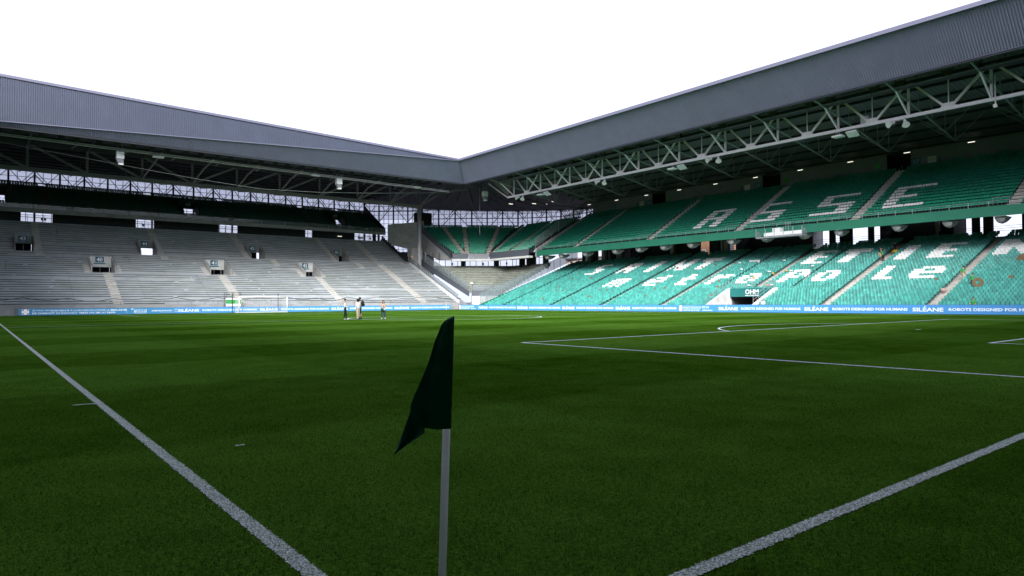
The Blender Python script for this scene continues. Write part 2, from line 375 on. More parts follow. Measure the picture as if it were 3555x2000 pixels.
# ------------------------------------------------------------------ text helper
_TX = {}
def text_mesh(s, bold=0., ext=.004):
    k = (s, bold, ext)
    if k in _TX: return _TX[k]
    cu = bpy.data.curves.new('t', 'FONT'); cu.body = s; cu.size = 1; cu.extrude = ext; cu.offset = bold; cu.resolution_u = 2
    ob = bpy.data.objects.new('t', cu); COL.objects.link(ob); bpy.context.view_layer.update()
    me = bpy.data.meshes.new_from_object(ob.evaluated_get(bpy.context.evaluated_depsgraph_get()))
    bpy.data.objects.remove(ob); bpy.data.curves.remove(cu)
    co = np.zeros(len(me.vertices)*3); me.vertices.foreach_get('co', co); co = co.reshape(-1, 3)
    lo, hi = co.min(0), co.max(0); co[:, 0] -= lo[0]; co[:, 1] -= lo[1]
    _TX[k] = (co, [tuple(p.vertices) for p in me.polygons], hi-lo); bpy.data.meshes.remove(me); return _TX[k]

def text_on(s, origin, udir, width, height, m, parent, name='lettering', bold=0., normal=None, depth=.006):
    """flat lettering: origin = lower left corner, udir = reading direction, up = +Z"""
    co, fs, sz = text_mesh(s, bold); u = Vector(udir).normalized(); nrm = Vector(normal) if normal else u.cross(Vector((0, 0, 1)))
    O = Vector(origin); off = Vector(parent.location)+(Vector(parent.parent.location) if parent.parent else Vector())
    vs = [O+u*(c[0]/sz[0]*width)+Vector((0, 0, c[1]/sz[1]*height))+nrm*(depth+c[2])-off for c in co]
    # one object for each word: words are parted by gaps wider than a space
    iv = sorted((min(co[i][0] for i in f), max(co[i][0] for i in f)) for f in fs); cuts = []; end = iv[0][1]
    for x0, x1 in iv:
        if x0 > end+.17: cuts.append((x0+end)/2)
        end = max(end, x1)
    out = None
    for k in range(len(cuts)+1):
        lo_, hi_ = (cuts[k-1] if k else -9), (cuts[k] if k < len(cuts) else 1e9)
        ff = [f for f in fs if lo_ < co[f[0]][0] < hi_]; ids = sorted({i for f in ff for i in f}); mp = {i: n_ for n_, i in enumerate(ids)}
        me = bpy.data.meshes.new(name); me.from_pydata([tuple(vs[i]) for i in ids], [], [tuple(mp[i] for i in f) for f in ff]); me.materials.append(m)
        out = link(name, me, parent)
    return out

# ------------------------------------------------------------------ LED perimeter boards
def board_run(label, axis, fixed, start, end, blocks, z0=.02, z1=.92):
    """axis 'x': board in plane y=fixed read along +x; axis 'y': plane x=fixed read along -y"""
    t = thing('advertising_board', label, 'advertising board', (start, fixed, 0) if axis == 'x' else (fixed, start, 0))
    sg = 1 if axis == 'x' else -1
    P = (lambda a, d, z: (a, fixed-d, z)) if axis == 'x' else (lambda a, d, z: (fixed-d, a, z))
    ud = (1, 0, 0) if axis == 'x' else (0, -1, 0); nr = (0, -1, 0) if axis == 'x' else (-1, 0, 0)
    def slab(a, b_, d0, d1, za, zb, m, par, name):
        q = MB(); p, r = P(a, d0, za), P(b_, d1, zb)
        q.box(*sorted((p[0], r[0])), *sorted((p[1], r[1])), za, zb); return q.build(name, m, par)
    slab(start, end, -.16, -.02, 0, z1+.015, K['dark_steel'], t, 'frame')
    H = z1-z0
    for kind, a, b_ in blocks:
        lo, hi = (a, b_)
        pan = slab(lo, hi, -.018, .03, z0, z1, K['led2'] if kind == 'ad' else K['led'], t, 'panel')
        L = abs(b_-a)
        def tx(s, u0, wd, h0, hh, bold=.012, m=None):
            a0 = lo+sg*u0; text_on(s, P(a0, .03, z0+h0*H), ud, wd, hh*H, m or K['ledw'], pan, bold=bold, normal=nr)
        def dot(u0, u1, h0, h1, m, d=.036, name='emblem'):
            slab(lo+sg*u0, lo+sg*u1, .03, d, z0+h0*H, z0+h1*H, m, pan, name)
        if kind == 'text':
            wl_ = L*.245; tx('SILEANE', L*.01, wl_, .26, .42, .022)
            q = MB(); c = P(lo+sg*(L*.01+wl_*.40), .036, z0+.74*H); e = Vector(ud)
            q.add([Vector(c)-e*.07, Vector(c)+e*.01, Vector(c)+e*.15+Vector((0, 0, .15)), Vector(c)+e*.02+Vector((0, 0, .11))], [(0, 1, 2, 3)]); q.build('accent', K['ledw'], pan)
            tx('GROUP', L*.01+wl_*.66, wl_*.34, .09, .11, .0, K['paint_grey'])
            tx('ROBOTS DESIGNED FOR HUMANS', L*.295, L*.675, .33, .32, .02)
        else:
            s_ = L/19.8 if L > 12 else L/9.0
            if L > 12:      # long form charity message
                dot(.35, 1.15, .12, .9, K['ledw'], .034); dot(.38, .58, .68, .87, K['ledr'], .040); dot(.92, 1.12, .68, .87, K['ledr'], .040); dot(.38, .58, .15, .34, K['ledr'], .040); dot(.92, 1.12, .15, .34, K['ledr'], .040)
                dot(.5, 1.0, .49, .54, K['ledr'], .040)
                tx('JE FAIS UN', 1.5, 1.95, .56, .26, .002); tx('DON DE 5 \u20ac', 3.6, 2.1, .56, .26, .022); tx('\u00c0 LA RECHERCHE CONTRE LA', 5.85, 4.75, .56, .30, .002); tx('MALADIE', 10.75, 2.0, .56, .26, .022)
                tx('DE CHARCOT', 1.5, 2.55, .16, .26, .022); tx('EN ENVOYANT', 4.2, 2.5, .16, .26, .002); tx('VERTS', 6.85, 1.1, .16, .26, .022); tx('PAR SMS AU', 8.1, 2.0, .16, .26, .002); tx('92070', 10.25, 1.05, .16, .26, .022)
                dot(12.75, 12.77, .1, .9, K['ledw'])
                tx('INSTITUT DE', 13.7, 1.7, .52, .2, .012); tx('MYOLOGIE', 13.7, 1.7, .24, .22, .012); dot(13.7, 15.4, .12, .16, K['ledw']); dot(13.35, 13.6, .72, .86, K['ledw'])
                tx('AFMTELETHON', 16.0, 2.8, .36, .24, .012); dot(17.2, 18.8, .18, .24, K['paint_grey'])
                q = MB(); c = Vector(P(lo+sg*19.35, .036, z0+.5*H)); e = Vector(ud)
                for i in range(7):
                    an = i*2*math.pi/7+.2; d1 = e*math.cos(an)+Vector((0, 0, math.sin(an))); q.bar(c+d1*.1, c+d1*.32, .03, .05, up=nr)
                q.prism([(0, 0)]*3, 'x', 0, 0) if False else None
                q.build('emblem', K['ledw'], pan)
            else:
                dot(.12, .62, .1, .9, K['ledw'], .034)
                for (a1, h1) in ((.14, .68), (.48, .68), (.14, .14), (.48, .14)): dot(a1, a1+.12, h1, h1+.18, K['ledr'], .040)
                dot(.22, .52, .49, .54, K['ledr'], .040)
                w0 = L*.46
                tx('JE FAIS UN DON DE 5 \u20ac A LA', .8, w0, .72, .13, .0); tx('RECHERCHE CONTRE LA MALADIE', .8, w0, .52, .13, .012); tx('DE CHARCOT EN ENVOYANT', .8, w0*.95, .32, .13, .0); tx('VERTS PAR SMS AU 92070', .8, w0*.9, .12, .13, .012)
                tx('INSTITUT DE', .95+w0, L*.17, .68, .13, .006); tx('MYOLOGIE', .95+w0, L*.17, .5, .13, .006); tx('AFMTELETHON', .95+w0, L*.25, .14, .16, .012)
    return t

lb = [('ad', 3.1, 22.6)]+[('text', a, b_) for a, b_ in ((22.6, 34.9), (34.9, 47.25), (47.25, 59.65), (59.65, 72.3))]
board_run('long blue LED board in front of the bare grey terraces behind the goal', 'x', 110, 3.1, 72.3, lb)
rb = [('ad', 106.6, 100.2)]+[('text', a, b_) for a, b_ in ((100.2, 88.75), (88.75, 77.3), (77.3, 65.8), (65.8, 54.4))]+[('ad', 54.4, 48.3)]
rb += [('text', a, b_) for a, b_ in ((48.3, 37.05), (37.05, 25.8), (25.8, 14.5), (14.5, 3.2))]
board_run('long blue LED board in front of the teal seats along the far touchline', 'y', 72, 106.6, 3.2, rb)

# low concrete wall left of the board and behind both boards
t = thing('pitch_wall', 'grey concrete barrier wall beside the end of the charity board', 'wall', (-2, 110.2, 0))
for i, x in enumerate((-8, -4.4, -.8)): MB().box(x, x+3.55, 110.1, 110.35, 0, .95).build('wall_panel', K['wall'], t)
for x in (-4.45, -.85, 2.75): MB().box(x, x+.12, 110.02, 110.4, 0, .98).build('post', K['mid_steel'], t)
# ------------------------------------------------------------------ seats
def seat_shell():
    V, F = [], []
    def grid(P, flip):
        b_ = len(V); r_, c_ = len(P), len(P[0])
        for row in P: V.extend(row)
        for i in range(r_-1):
            for j in range(c_-1):
                q = (b_+i*c_+j, b_+i*c_+j+1, b_+(i+1)*c_+j+1, b_+(i+1)*c_+j); F.append(q[::-1] if flip else q)
        return b_
    ys = (-.178, -.115, .115, .178); zs = ((.40, .30), (.66, .36), (.80, .40), (.84, .415))
    def back(off):
        P = []
        for k, (z, x) in enumerate(zs):
            sq = (1, 1, .98, .82)[k]
            P.append([(x+off+(-.055 if abs(y) > .15 else .012), y*sq, z-(.012 if abs(y) > .15 and k == 3 else 0)) for y in ys])
        return P
    a = grid(back(0), False); b_ = grid(back(.03), True); c_ = 4
    for j in range(3): F.append((a+12+j, a+12+j+1, b_+12+j+1, b_+12+j))
    for i in range(3): F.append((a+i*4, a+(i+1)*4, b_+(i+1)*4, b_+i*4)); F.append((a+(i+1)*4+3, a+i*4+3, b_+i*4+3, b_+(i+1)*4+3))
    pan = [[(x, y, z) for y in (-.174, 0, .174)] for x, z in ((-.06, .385), (-.04, .43), (.12, .415), (.33, .41))]
    pan = [[(x, y, z-(.02 if y == 0 else 0)) for (x, y, z) in r_] for r_ in pan]
    grid(pan, False); grid([[(x, y, z-.04) for (x, y, z) in r_] for r_ in pan], True)
    b0 = len(V); V.extend([(.10, -.03, 0), (.16, -.03, 0), (.16, .03, 0), (.10, .03, 0), (.10, -.03, .38), (.16, -.03, .38), (.16, .03, .38), (.10, .03, .38)])
    F.extend([(b0, b0+1, b0+5, b0+4), (b0+1, b0+2, b0+6, b0+5), (b0+2, b0+3, b0+7, b0+6), (b0+3, b0, b0+4, b0+7)])
    return np.array(V), F
SV, SF = seat_shell()
_SM = {}
def seat_mesh(m, hs=1.):
    k = (m.name, hs)
    if k not in _SM:
        me = bpy.data.meshes.new('seat'); me.from_pydata([(v[0], v[1], v[2]*hs) for v in SV], [], SF); me.materials.append(m); me.update(); _SM[k] = me
    return _SM[k]

def px_size(p):
    d = Vector(p)-CAM; z = d.dot(FWD)
    if z < 1: return 0
    x, y = d.dot(RIGHT)/z, d.dot(UPV)/z
    return 1/z if abs(x) < .765 and abs(y) < .435 else 0

def place_seats(parent, pos, ma, mb=None, n=300, hs=1.):
    """pos: (x,y,z,yaw,white). yaw 0 faces -X. The n that show largest become parts, the rest one mesh."""
    pos = sorted(pos, key=lambda q: -px_size(q[:3])); off = Vector(parent.location)
    for (x, y, z, a, wh) in pos[:n]:
        link('seat', seat_mesh(mb if wh else ma, hs), parent, (x-off.x, y-off.y, z-off.z), a)
    rest = pos[n:]
    if not rest: return
    A = np.array([(q[0], q[1], q[2], q[3]) for q in rest]); W = np.array([1 if q[4] else 0 for q in rest], dtype=np.int32)
    jit = RNG.normal(0, .012, (len(A), 3)); c, s = np.cos(A[:, 3]+jit[:, 2]*2), np.sin(A[:, 3]+jit[:, 2]*2)
    X = c[:, None]*SV[None, :, 0]-s[:, None]*SV[None, :, 1]+(A[:, 0]-off.x+jit[:, 0])[:, None]
    Y = s[:, None]*SV[None, :, 0]+c[:, None]*SV[None, :, 1]+(A[:, 1]-off.y+jit[:, 1])[:, None]
    Z = np.broadcast_to(SV[None, :, 2]*hs, X.shape)+(A[:, 2]-off.z)[:, None]
    co = np.stack([X, Y, Z], 2).reshape(-1); nv = len(SV)
    f0 = np.array(SF, dtype=np.int32); nf = len(f0)
    idx = (f0[None]+(np.arange(len(A), dtype=np.int32)*nv)[:, None, None]).reshape(-1)
    me = bpy.data.meshes.new('seats'); me.vertices.add(len(co)//3); me.vertices.foreach_set('co', co)
    me.loops.add(len(idx)); me.loops.foreach_set('vertex_index', idx)
    me.polygons.add(len(idx)//4); me.polygons.foreach_set('loop_start', np.arange(0, len(idx), 4, dtype=np.int32))
    me.materials.append(ma)
    if mb: me.materials.append(mb); me.polygons.foreach_set('material_index', np.repeat(W, nf))
    me.update(calc_edges=True); link('seats', me, parent, kind='stuff')

def cut(lo, hi, gaps):
    """[lo,hi] minus the gaps"""
    out, a = [], lo
    for g0, g1 in sorted(gaps):
        if g1 <= a or g0 >= hi: continue
        if g0 > a: out.append((a, g0))
        a = max(a, g1)
    if a < hi: out.append((a, hi))
    return out

# ------------------------------------------------------------------ stand behind the far goal: lower standing terrace
LX0, LX1 = -9., 75.7
def lz(y):            # floor profile of the lower terrace
    return float(np.interp(y, [112.5, 132.2, 134.4, 146.2], [1.29, 10.05, 10.25, 16.4]))
WELLS = [(13.2, 16.4, 124.5, 128.7, '40', 0), (31.2, 34.5, 124.5, 128.7, '41', 0), (48.5, 51.5, 124.5, 128.7, '42', 0),
         (3.6, 6.0, 134.4, 138.2, '43', 0), (21.9, 24.4, 134.4, 138.2, '44', 1), (41.3, 44.0, 134.4, 138.2, '45', 2), (59.6, 62.1, 134.4, 138.2, '46', 0)]
T = thing('terrace', 'bare grey concrete standing terrace behind the far goal', 'terrace', (34, 112.5, 0))
NL, NU = 24, 14
rows = []
for i in range(NL): rows.append((112.5+i*19.7/NL, 112.5+(i+1)*19.7/NL, 1.29+(i+.5)*8.76/NL))
rows.append((132.2, 134.4, 10.22))
for i in range(NU): rows.append((134.4+i*11.8/NU, 134.4+(i+1)*11.8/NU, 10.25+(i+.75)*6.15/NU))
for k, (y0, y1, z) in enumerate(rows):
    gaps = [(w_[0], w_[1]) for w_ in WELLS if w_[2] < (y0+y1)/2 < w_[3]]
    q = MB(); r_ = MB()
    for a, b_ in cut(LX0, LX1, gaps):
        # slabs of about nine metres with open joints between them
        n_ = max(1, round((b_-a)/9)); 
        for j in range(n_):
            s0, s1 = a+(b_-a)*j/n_, a+(b_-a)*(j+1)/n_
            dz = random.uniform(-.012, .012); q.box(s0+.02, s1-.02, y0, y1+.02, z-.55, z+dz)
        p = a+random.uniform(0, .6)
        while p < b_-.5:
            e = min(b_, p+random.uniform(6, 26)); 
            if random.random() < .93: r_.box(p, e, y1-.16, y1-.06, z+.02, z+.11)
            p = e+random.uniform(.1, .7)
    q.build('terrace_step', K['concrete'], T)
    if r_.v and k < NL+NU+1 and k != NL: r_.build('seat_rail', K['moss_rail'], T)
def aisle(x0, x1, ya, yb):
    for (y0, y1, z) in rows:
        if ya <= (y0+y1)/2 <= yb:
            h = z-.0
            MB().box(x0, x1, y0-.28, y0+.01, z-.5, z-.14).build('aisle_step', K['step'], T)
            MB().box(x0, x1, y0-.02, y1-.02, z+.015, z+.045).build('aisle_step', K['step'], T)
for x0, x1, ya, yb in ((14.6, 15.9, 112, 124.6), (32.2, 33.6, 112, 124.6), (50.1, 51.4, 112, 124.6), (67.2, 68.7, 112, 132),
                       (6.1, 7.2, 131.5, 146), (24.5, 25.7, 131.5, 146), (41.0-1.1, 41.2, 134, 146), (40.6+3.5, 45.2, 130, 134.3), (58.4, 59.5, 134, 146), (62.2, 63.3, 130, 134.3), (67.8, 69.3, 134, 146)):
    aisle(x0, x1, ya, yb)
for w_ in WELLS[:3]: aisle(w_[0]-1.05, w_[0]-.2, 124.6, 128.2); aisle(w_[1]+.2, w_[1]+1.0, 124.6, 128.2)
MB().box(LX0, LX1, 111.9, 112.48, 0, 1.35).build('front_wall', K['wall'], T)
MB().box(LX0, LX1, 146.22, 146.5, 14.5, 16.42).build('rear_upstand', K['wall'], T)
# front railing with a slack black cable
rl = thing('railing', 'low tubular railing along the front row of the bare terrace', 'railing', (30, 112.2, 1.35))
MB().tube((LX0, 112.15, 1.95), (75, 112.15, 1.95), .03, n=6).build('handrail', K['mid_steel'], rl)
MB().tube((LX0, 112.15, 1.62), (75, 112.15, 1.62), .02, n=6).build('rail', K['mid_steel'], rl)
pm = MB().box(-.03, .03, -.03, .03, 0, .62).mesh('post', K['mid_steel'])
for i in range(44): link('post', pm, rl, (-8+i*1.95-30, -.05, 0))
pts = []; x = LX0
while x < 74:
    L_ = random.uniform(4, 7); top = random.uniform(2.25, 2.55)
    for i in range(6): pts.append((x+L_*i/6, 112.3, top-.42*math.sin(math.pi*i/6)*(1 if L_ > 4.8 else .4)))
    x += L_
tag(MB().path(pts, .045, 5).build('black_cable', K['rubber']), 'slack black cable draped along the front of the terrace', 'cable')

VLAB = {'40': 'pale entrance portal numbered 40 above the aisle nearest the charity message board', '41': 'pale entrance portal numbered 41 above the aisle behind the goal',
        '42': 'pale entrance portal numbered 42 above the aisle behind the standing persons', '43': 'grey entrance portal numbered 43 with a wide dark doorway higher on the terrace',
        '44': 'grey entrance portal numbered 44 with bright daylight in its doorway', '45': 'grey entrance portal numbered 45 with an amber lit post in its doorway',
        '46': 'grey entrance portal numbered 46 with a small dark doorway nearest the stair core'}
def vomitory(x0, x1, y0, y1, num, kind):
    z0, z1 = lz(y0)+.1, lz(y1)+.95
    t = thing('entrance_portal', VLAB[num], 'entrance', ((x0+x1)/2, y0, z0), group='numbered terrace entrances')
    for s, (a, b_) in enumerate(((x0-.18, x0), (x1, x1+.18))):
        MB().prism([(y0-.05, z0-.6), (y1+.1, z0-.6), (y1+.1, z1), (y0+.5, lz(y0)+1.25), (y0-.05, lz(y0)+.75)], 'x', a, b_).build('side_wall', K['wall'], t)
        MB().bar((a+.09, y0, lz(y0)+1.1), (a+.09, y1, z1+.35), .04).build('handrail', K['dark_steel'], t)
    zl = z0+ (1.05 if kind == 0 and num in '404142' else 1.45)
    zl = z1-1.75 if num in ('40', '41', '42') else z1-1.35
    p = MB().box(x0, x1, y1-.12, y1+.08, zl, z1).build('lintel_panel', K['white_wall'] if num in ('40', '41', '42') else K['wall'], t)
    cx = (x0+x1)/2-.1; sw = .62
    s = MB().box(cx-sw, cx+sw, y1-.16, y1-.125, z1-.98, z1-.05).build('sign_plate', K['signblue'], p)
    off = Vector(t.location)
    co, fs, sz = text_mesh(num, .02); me = bpy.data.meshes.new('numeral')
    me.from_pydata([(cx-.42+c[0]/sz[0]*.84-off.x, y1-.168-c[2]-off.y, z1-.84+c[1]/sz[1]*.66-off.z) for c in co], [], fs); me.materials.append(K['paint']); link('numeral', me, p)
    MB().box(cx-.85, cx+.85, y1-.15, y1-.125, z1-1.27, z1-1.08).build('strip_sign', K['signgreen'], p)
    # passage behind
    if kind == 0:
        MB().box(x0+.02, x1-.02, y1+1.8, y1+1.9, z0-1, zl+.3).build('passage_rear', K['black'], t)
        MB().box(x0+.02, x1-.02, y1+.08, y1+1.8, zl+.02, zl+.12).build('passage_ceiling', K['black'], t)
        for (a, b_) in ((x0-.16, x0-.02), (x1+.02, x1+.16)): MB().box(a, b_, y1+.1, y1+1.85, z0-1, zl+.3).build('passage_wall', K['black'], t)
        MB().bar(((x0+x1)/2, y1+.2, z0-.6), ((x0+x1)/2, y1+.2, zl), .07).build('mid_post', K['mid_steel'], t)
    MB().box(x0, x1, y0, y1+1.8, z0-.75, z0-.45).build('floor', K['wall'], t)
    if kind == 2:
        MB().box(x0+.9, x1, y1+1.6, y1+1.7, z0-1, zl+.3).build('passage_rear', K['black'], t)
        MB().tube((x0+.35, y1+.6, z0+.3), (x0+.35, y1+.6, zl-.25), .10).build('lit_post', K['amber'], t)
for w_ in WELLS: vomitory(*w_)

# sloping end wall of that terrace and its glass balustrade
t = thing('terrace_end_wall', 'sloping white concrete end wall with glass balustrade beside the bare terrace', 'wall', (75.9, 112.5, 0))
prof = [(112.4, 1.29), (132.2, 10.05), (134.4, 10.4), (146.2, 16.4)]
MB().prism([(112.3, 0), (112.3, 1.75)]+[(y, z+.55) for y, z in prof[1:2]]+[(132.2, 0)], 'x', 75.72, 76.05).build('end_wall', K['white_wall'], t)
MB().prism([(132.22, 4), (132.22, 10.6), (134.4, 10.9), (146.2, 16.9), (146.2, 4)], 'x', 75.72, 76.05).build('end_wall', K['wall'], t)
for i in range(22):
    y = 112.8+i*.9; a, b_ = y, y+.86
    z = lambda v: 1.75+(v-112.3)*(10.6-1.75)/19.9
    MB().add([(75.88, a, z(a)+.08), (75.88, b_, z(b_)+.08), (75.88, b_, z(b_)+1.05), (75.88, a, z(a)+1.05), (75.91, a, z(a)+.08), (75.91, b_, z(b_)+.08), (75.91, b_, z(b_)+1.05), (75.91, a, z(a)+1.05)],
             [(0, 1, 2, 3), (7, 6, 5, 4), (0, 4, 5, 1), (3, 2, 6, 7), (0, 3, 7, 4), (1, 5, 6, 2)]).build('glass_pane', K['rail_glass'], t)
    MB().bar((75.82, a, z(a)-.25), (75.82, a, z(a)+1.1), .05).build('post', K['mid_steel'], t)
MB().bar((75.9, 112.6, 2.98), (75.9, 132.4, 11.8), .07).build('handrail', K['galv'], t)
for i in range(13):
    y = 133+i; z_ = lz(y)+.5
    MB().box(75.86, 75.9, y+.03, y+.97, z_+.1, z_+1.35).build('guard_panel', K['dark_steel'], t)

# ------------------------------------------------------------------ rear wall between the tiers, with window openings
OPEN = [(4.8, 6.75), (6.95, 9.5), (23.1, 26.3), (38.6, 42.4), (57.3, 58.95), (69.3, 74.2), (75.05, 75.6)]
t = thing('rear_wall', 'dark wall with bright window openings at the top of the bare terrace', 'wall', (34, 147.2, 16))
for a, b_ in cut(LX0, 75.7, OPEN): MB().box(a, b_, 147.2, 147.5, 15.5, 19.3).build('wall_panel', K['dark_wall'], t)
for a, b_ in OPEN:
    wn_ = MB().box(a, b_, 147.24, 147.32, 17.72, 17.8).build('window_frame', K['dark_steel'], t)
    n_ = max(1, round((b_-a)/1.25))
    for j in range(n_):
        s0, s1 = a+(b_-a)*j/n_, a+(b_-a)*(j+1)/n_
        MB().box(s0+.03, s1-.03, 147.28, 147.3, 15.9, 17.7).build('pane', K['glaze2'], t)
        if j: MB().box(s0-.03, s0+.03, 147.22, 147.34, 15.8, 17.72).build('mullion', K['dark_steel'], t)
for x in (26.6, 31.6, 66.2): MB().box(x, x+1.3, 146.75, 147.19, 16.45, 17.2).build('counter', K['rubber'], t)
for x in (7.9, 8.35, 24.3, 70.2, 70.65, 71.1, 73.3): link('seat', seat_mesh(K['dk_seat']), t, (x-34, 146.4-147.2, 16.45-16), R(90))
# railings lamps seen under the upper tier
MB().box(.2, 1.6, 146.6, 146.75, 17.1, 17.17).build('lamp', K['lamp'], t)
MB().box(64.9, 65.9, 146.6, 146.75, 17.05, 17.14).build('lamp', K['lamp'], t)

# ------------------------------------------------------------------ upper tier of that stand (deep in shade)
HOLES = [(31.6, 34.3, '48'), (64.2, 66.5, '49'), (-1.0, 2.5, '47')]
T2 = thing('upper_tier', 'shaded upper tier of dark seats above the bare terrace', 'seating tier', (34, 143.8, 17.8))
pos = []
LA = [(7.7, 8.9), (25.6, 26.9), (40.0, 41.3), (58.0, 59.4), (67.0, 68.2)]
for i in range(14):
    y0 = 144.1+i*.77; z = 18.4+i*.436
    gaps = [(h[0], h[1]) for h in HOLES if 145.9 < y0 < 149.6]
    q = MB()
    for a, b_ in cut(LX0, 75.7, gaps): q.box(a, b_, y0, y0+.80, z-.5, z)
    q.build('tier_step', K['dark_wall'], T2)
    for a, b_ in cut(LX0, 75.4, gaps+LA):
        n_ = int((b_-a)/.4)
        for j in range(n_): pos.append((a+.2+j*(b_-a)/max(n_, 1), y0+.25, z, R(90), 0))
    for a, b_ in LA: MB().box(a, b_, y0-.25, y0+.5, z+.01, z+.06).build('aisle_step', K['wall'], T2)
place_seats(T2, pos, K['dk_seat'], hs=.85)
MB().box(LX0, 75.7, 143.6, 144.08, 17.75, 18.45).build('front_beam', K['wall'], T2)
for i in range(17): MB().box(LX0+.4+i*5, LX0+.5+i*5, 143.75, 144.0, 18.45, 19.35).build('rail_post', K['mid_steel'], T2)
MB().tube((LX0, 143.85, 19.35), (75.7, 143.85, 19.35), .035, n=6).build('handrail', K['mid_steel'], T2)
MB().box(LX0, 75.7, 143.84, 143.86, 18.5, 19.25).build('glass_guard', K['rail_glass'], T2)
MB().prism([(143.9, 17.8), (144.1, 19.4), (154.9, 25.9), (155, 24)], 'x', 75.72, 75.95).build('end_wall', K['dark_wall'], T2)
for (a, b_, nm) in HOLES:
    MB().box(a-.3, b_+.3, 149.2, 149.4, 21.35, 22.9).build('portal_lintel', K['dark_wall'], T2)
    for xx in (a-.25, b_+.05): MB().prism([(145.9, 18.6), (149.4, 20.6), (149.4, 22.6), (145.9, 20.4)], 'x', xx, xx+.2).build('portal_wall', K['dark_wall'], T2)
    if nm != '47': text_on(nm, ((a+b_)/2-.55, 149.19, 21.75), (1, 0, 0), 1.1, .75, K['paint_grey'], T2, 'numeral', .01, (0, -1, 0))
    MB().box(a, b_, 148.0, 148.05, 20.0, 20.06).build('portal_rail', K['dark_steel'], T2)
# ------------------------------------------------------------------ stand along the far touchline: lower tier
RY0, RY1 = 2., 103.2
FONT = {
 'S': ['.#######', '####....', '####....', '.#######', '....####', '....####', '#######.'],
 'A': ['..######', '.########', '.###..###', '.########', '#########', '###...###', '###...###'],
 'I': ['####']*7,
 'N': ['####....####', '#####...####', '######..####', '#######.####', '####.#######', '####..######', '####...#####'],
 'T': ['##########', '##########', '...####...', '...####...', '...####...', '...####...', '...####...'],
 '-': ['', '', '', '#####', '', '', ''],
 'E': ['########', '####....', '####....', '#######.', '####....', '####....', '########'],
 'm': ['', '.#########', '###.##.###', '###.##.###', '##..##..##', '##..##..##'],
 'e': ['', '..######', '###...###', '#########', '###......', '.#######.'],
 'c': ['......###', '..######.', '###...###', '#########', '###......', '.#######.'],
 't': ['..###..', '..###..', '#######', '.###...', '.###...', '.######'],
 'r': ['', '###.####', '#######.', '###.....', '###.....', '###.....'],
 'o': ['', '..#####.', '###..###', '###..###', '###..###', '.#####..'],
 'p': ['.######.', '###..###', '###..###', '######..', '###.....', '###.....'],
 'l': ['###...', '###...', '###...', '###...', '###...', '######'],
}
def stamp(letters, row_top, pitch_rows):
    """set of (row, y0, y1) spans that are white"""
    sp = []
    for ch, yl, wd in letters:
        bm = FONT[ch]; n_ = max(len(r_) for r_ in bm); wd = n_*SP_
        for k, r_ in enumerate(bm):
            for j, c in enumerate(r_):
                if c == '#': sp.append((row_top-k, yl-wd*(j+1)/n_, yl-wd*j/n_))
    return sp
LOW_N, LOW_D, LOW_R = 31, .79, .293
LOW_X, LOW_Z = 74.95, .42
SP_ = .375
top_line = [('S', 90.7, 0), ('A', 83.0, 0), ('I', 76.2, 0), ('N', 72.3, 0), ('T', 66.6, 0), ('-', 56.9, 0), ('E', 47.3, 0), ('T', 42.9, 0), ('I', 35.0, 0), ('E', 30.9, 0), ('N', 24.2, 0), ('N', 18.2, 0), ('E', 12.4, 0)]
low_line = [('m', 79.3, 0), ('c', 70.5, 0), ('t', 64.3, 0), ('r', 58.3, 0), ('o', 53.4, 0), ('p', 46.7, 0), ('o', 42.2, 0), ('l', 34.6, 0), ('e', 30.8, 0)]
WHITE = stamp(top_line, 25, 7)+stamp(low_line, 15, 6)
WR = {}
for r_, a, b_ in WHITE: WR.setdefault(r_, []).append((a, b_))
TUN = (45.1, 51.7, 74.6, 79.9)
T3 = thing('lower_tier', 'lower tier of faded teal seats with white seats spelling words', 'seating tier', (75, 50, 0))
AIS = [(24.55, 25.75), (35.6, 37.0), (48.0, 49.4), (59.1, 60.5), (71.0, 72.3), (82.7, 84.0), (96.0, 97.1), (12.6, 13.9)]
pos = []
for i in range(LOW_N):
    x = LOW_X+i*LOW_D; z = LOW_Z+i*LOW_R
    tg = [(TUN[0]-.12, TUN[1]+.12)] if x < TUN[3]-.1 else []
    q = MB()
    for a, b_ in cut(RY0, RY1, tg): q.box(x-.1, x+LOW_D-.08, a, b_, z-.4, z)
    q.build('tier_step', K['wall'], T3)
    ag = [g for g in AIS if not (g[0] == 48.0 and x < 80.5)]
    if x > 80.5: ag = ag+[(43.1, 43.75), (54.3, 54.95)]
    for a, b_ in cut(RY0, RY1-.3, tg+ag):
        if tg and (abs(a-TUN[1]) < .2 or abs(b_-TUN[0]) < .2): a, b_ = (a+.2, b_) if abs(a-TUN[1]) < .2 else (a, b_-.2)
        n_ = int((b_-a+.03)/SP_)
        for j in range(n_):
            y = a+(j+.5)*(b_-a)/n_
            wh = any(c <= y <= d for c, d in WR.get(i, ()))
            if i > 28 and random.random() < .12: continue
            pos.append((x+.12, y, z, 0, wh))
    for a, b_ in ag:
        if b_-a > .9:
            MB().box(x-.12, x+.30, a, b_, z-.2, z+.006).build('aisle_step', K['step'], T3)
            MB().box(x-.40, x-.12, a, b_, z-.3, z-.14).build('aisle_step', K['step'], T3)
place_seats(T3, pos, K['teal_seat'], K['white_seat'])
MB().box(74.1, 74.55, RY0, TUN[0]-.12, 0, .62).box(74.1, 74.55, TUN[1]+.12, RY1, 0, .62).build('front_wall', K['wall'], T3)
MB().box(99.4, 102.6, RY0, RY1, 8.6, 9.3).build('rear_upstand', K['dark_wall'], T3)
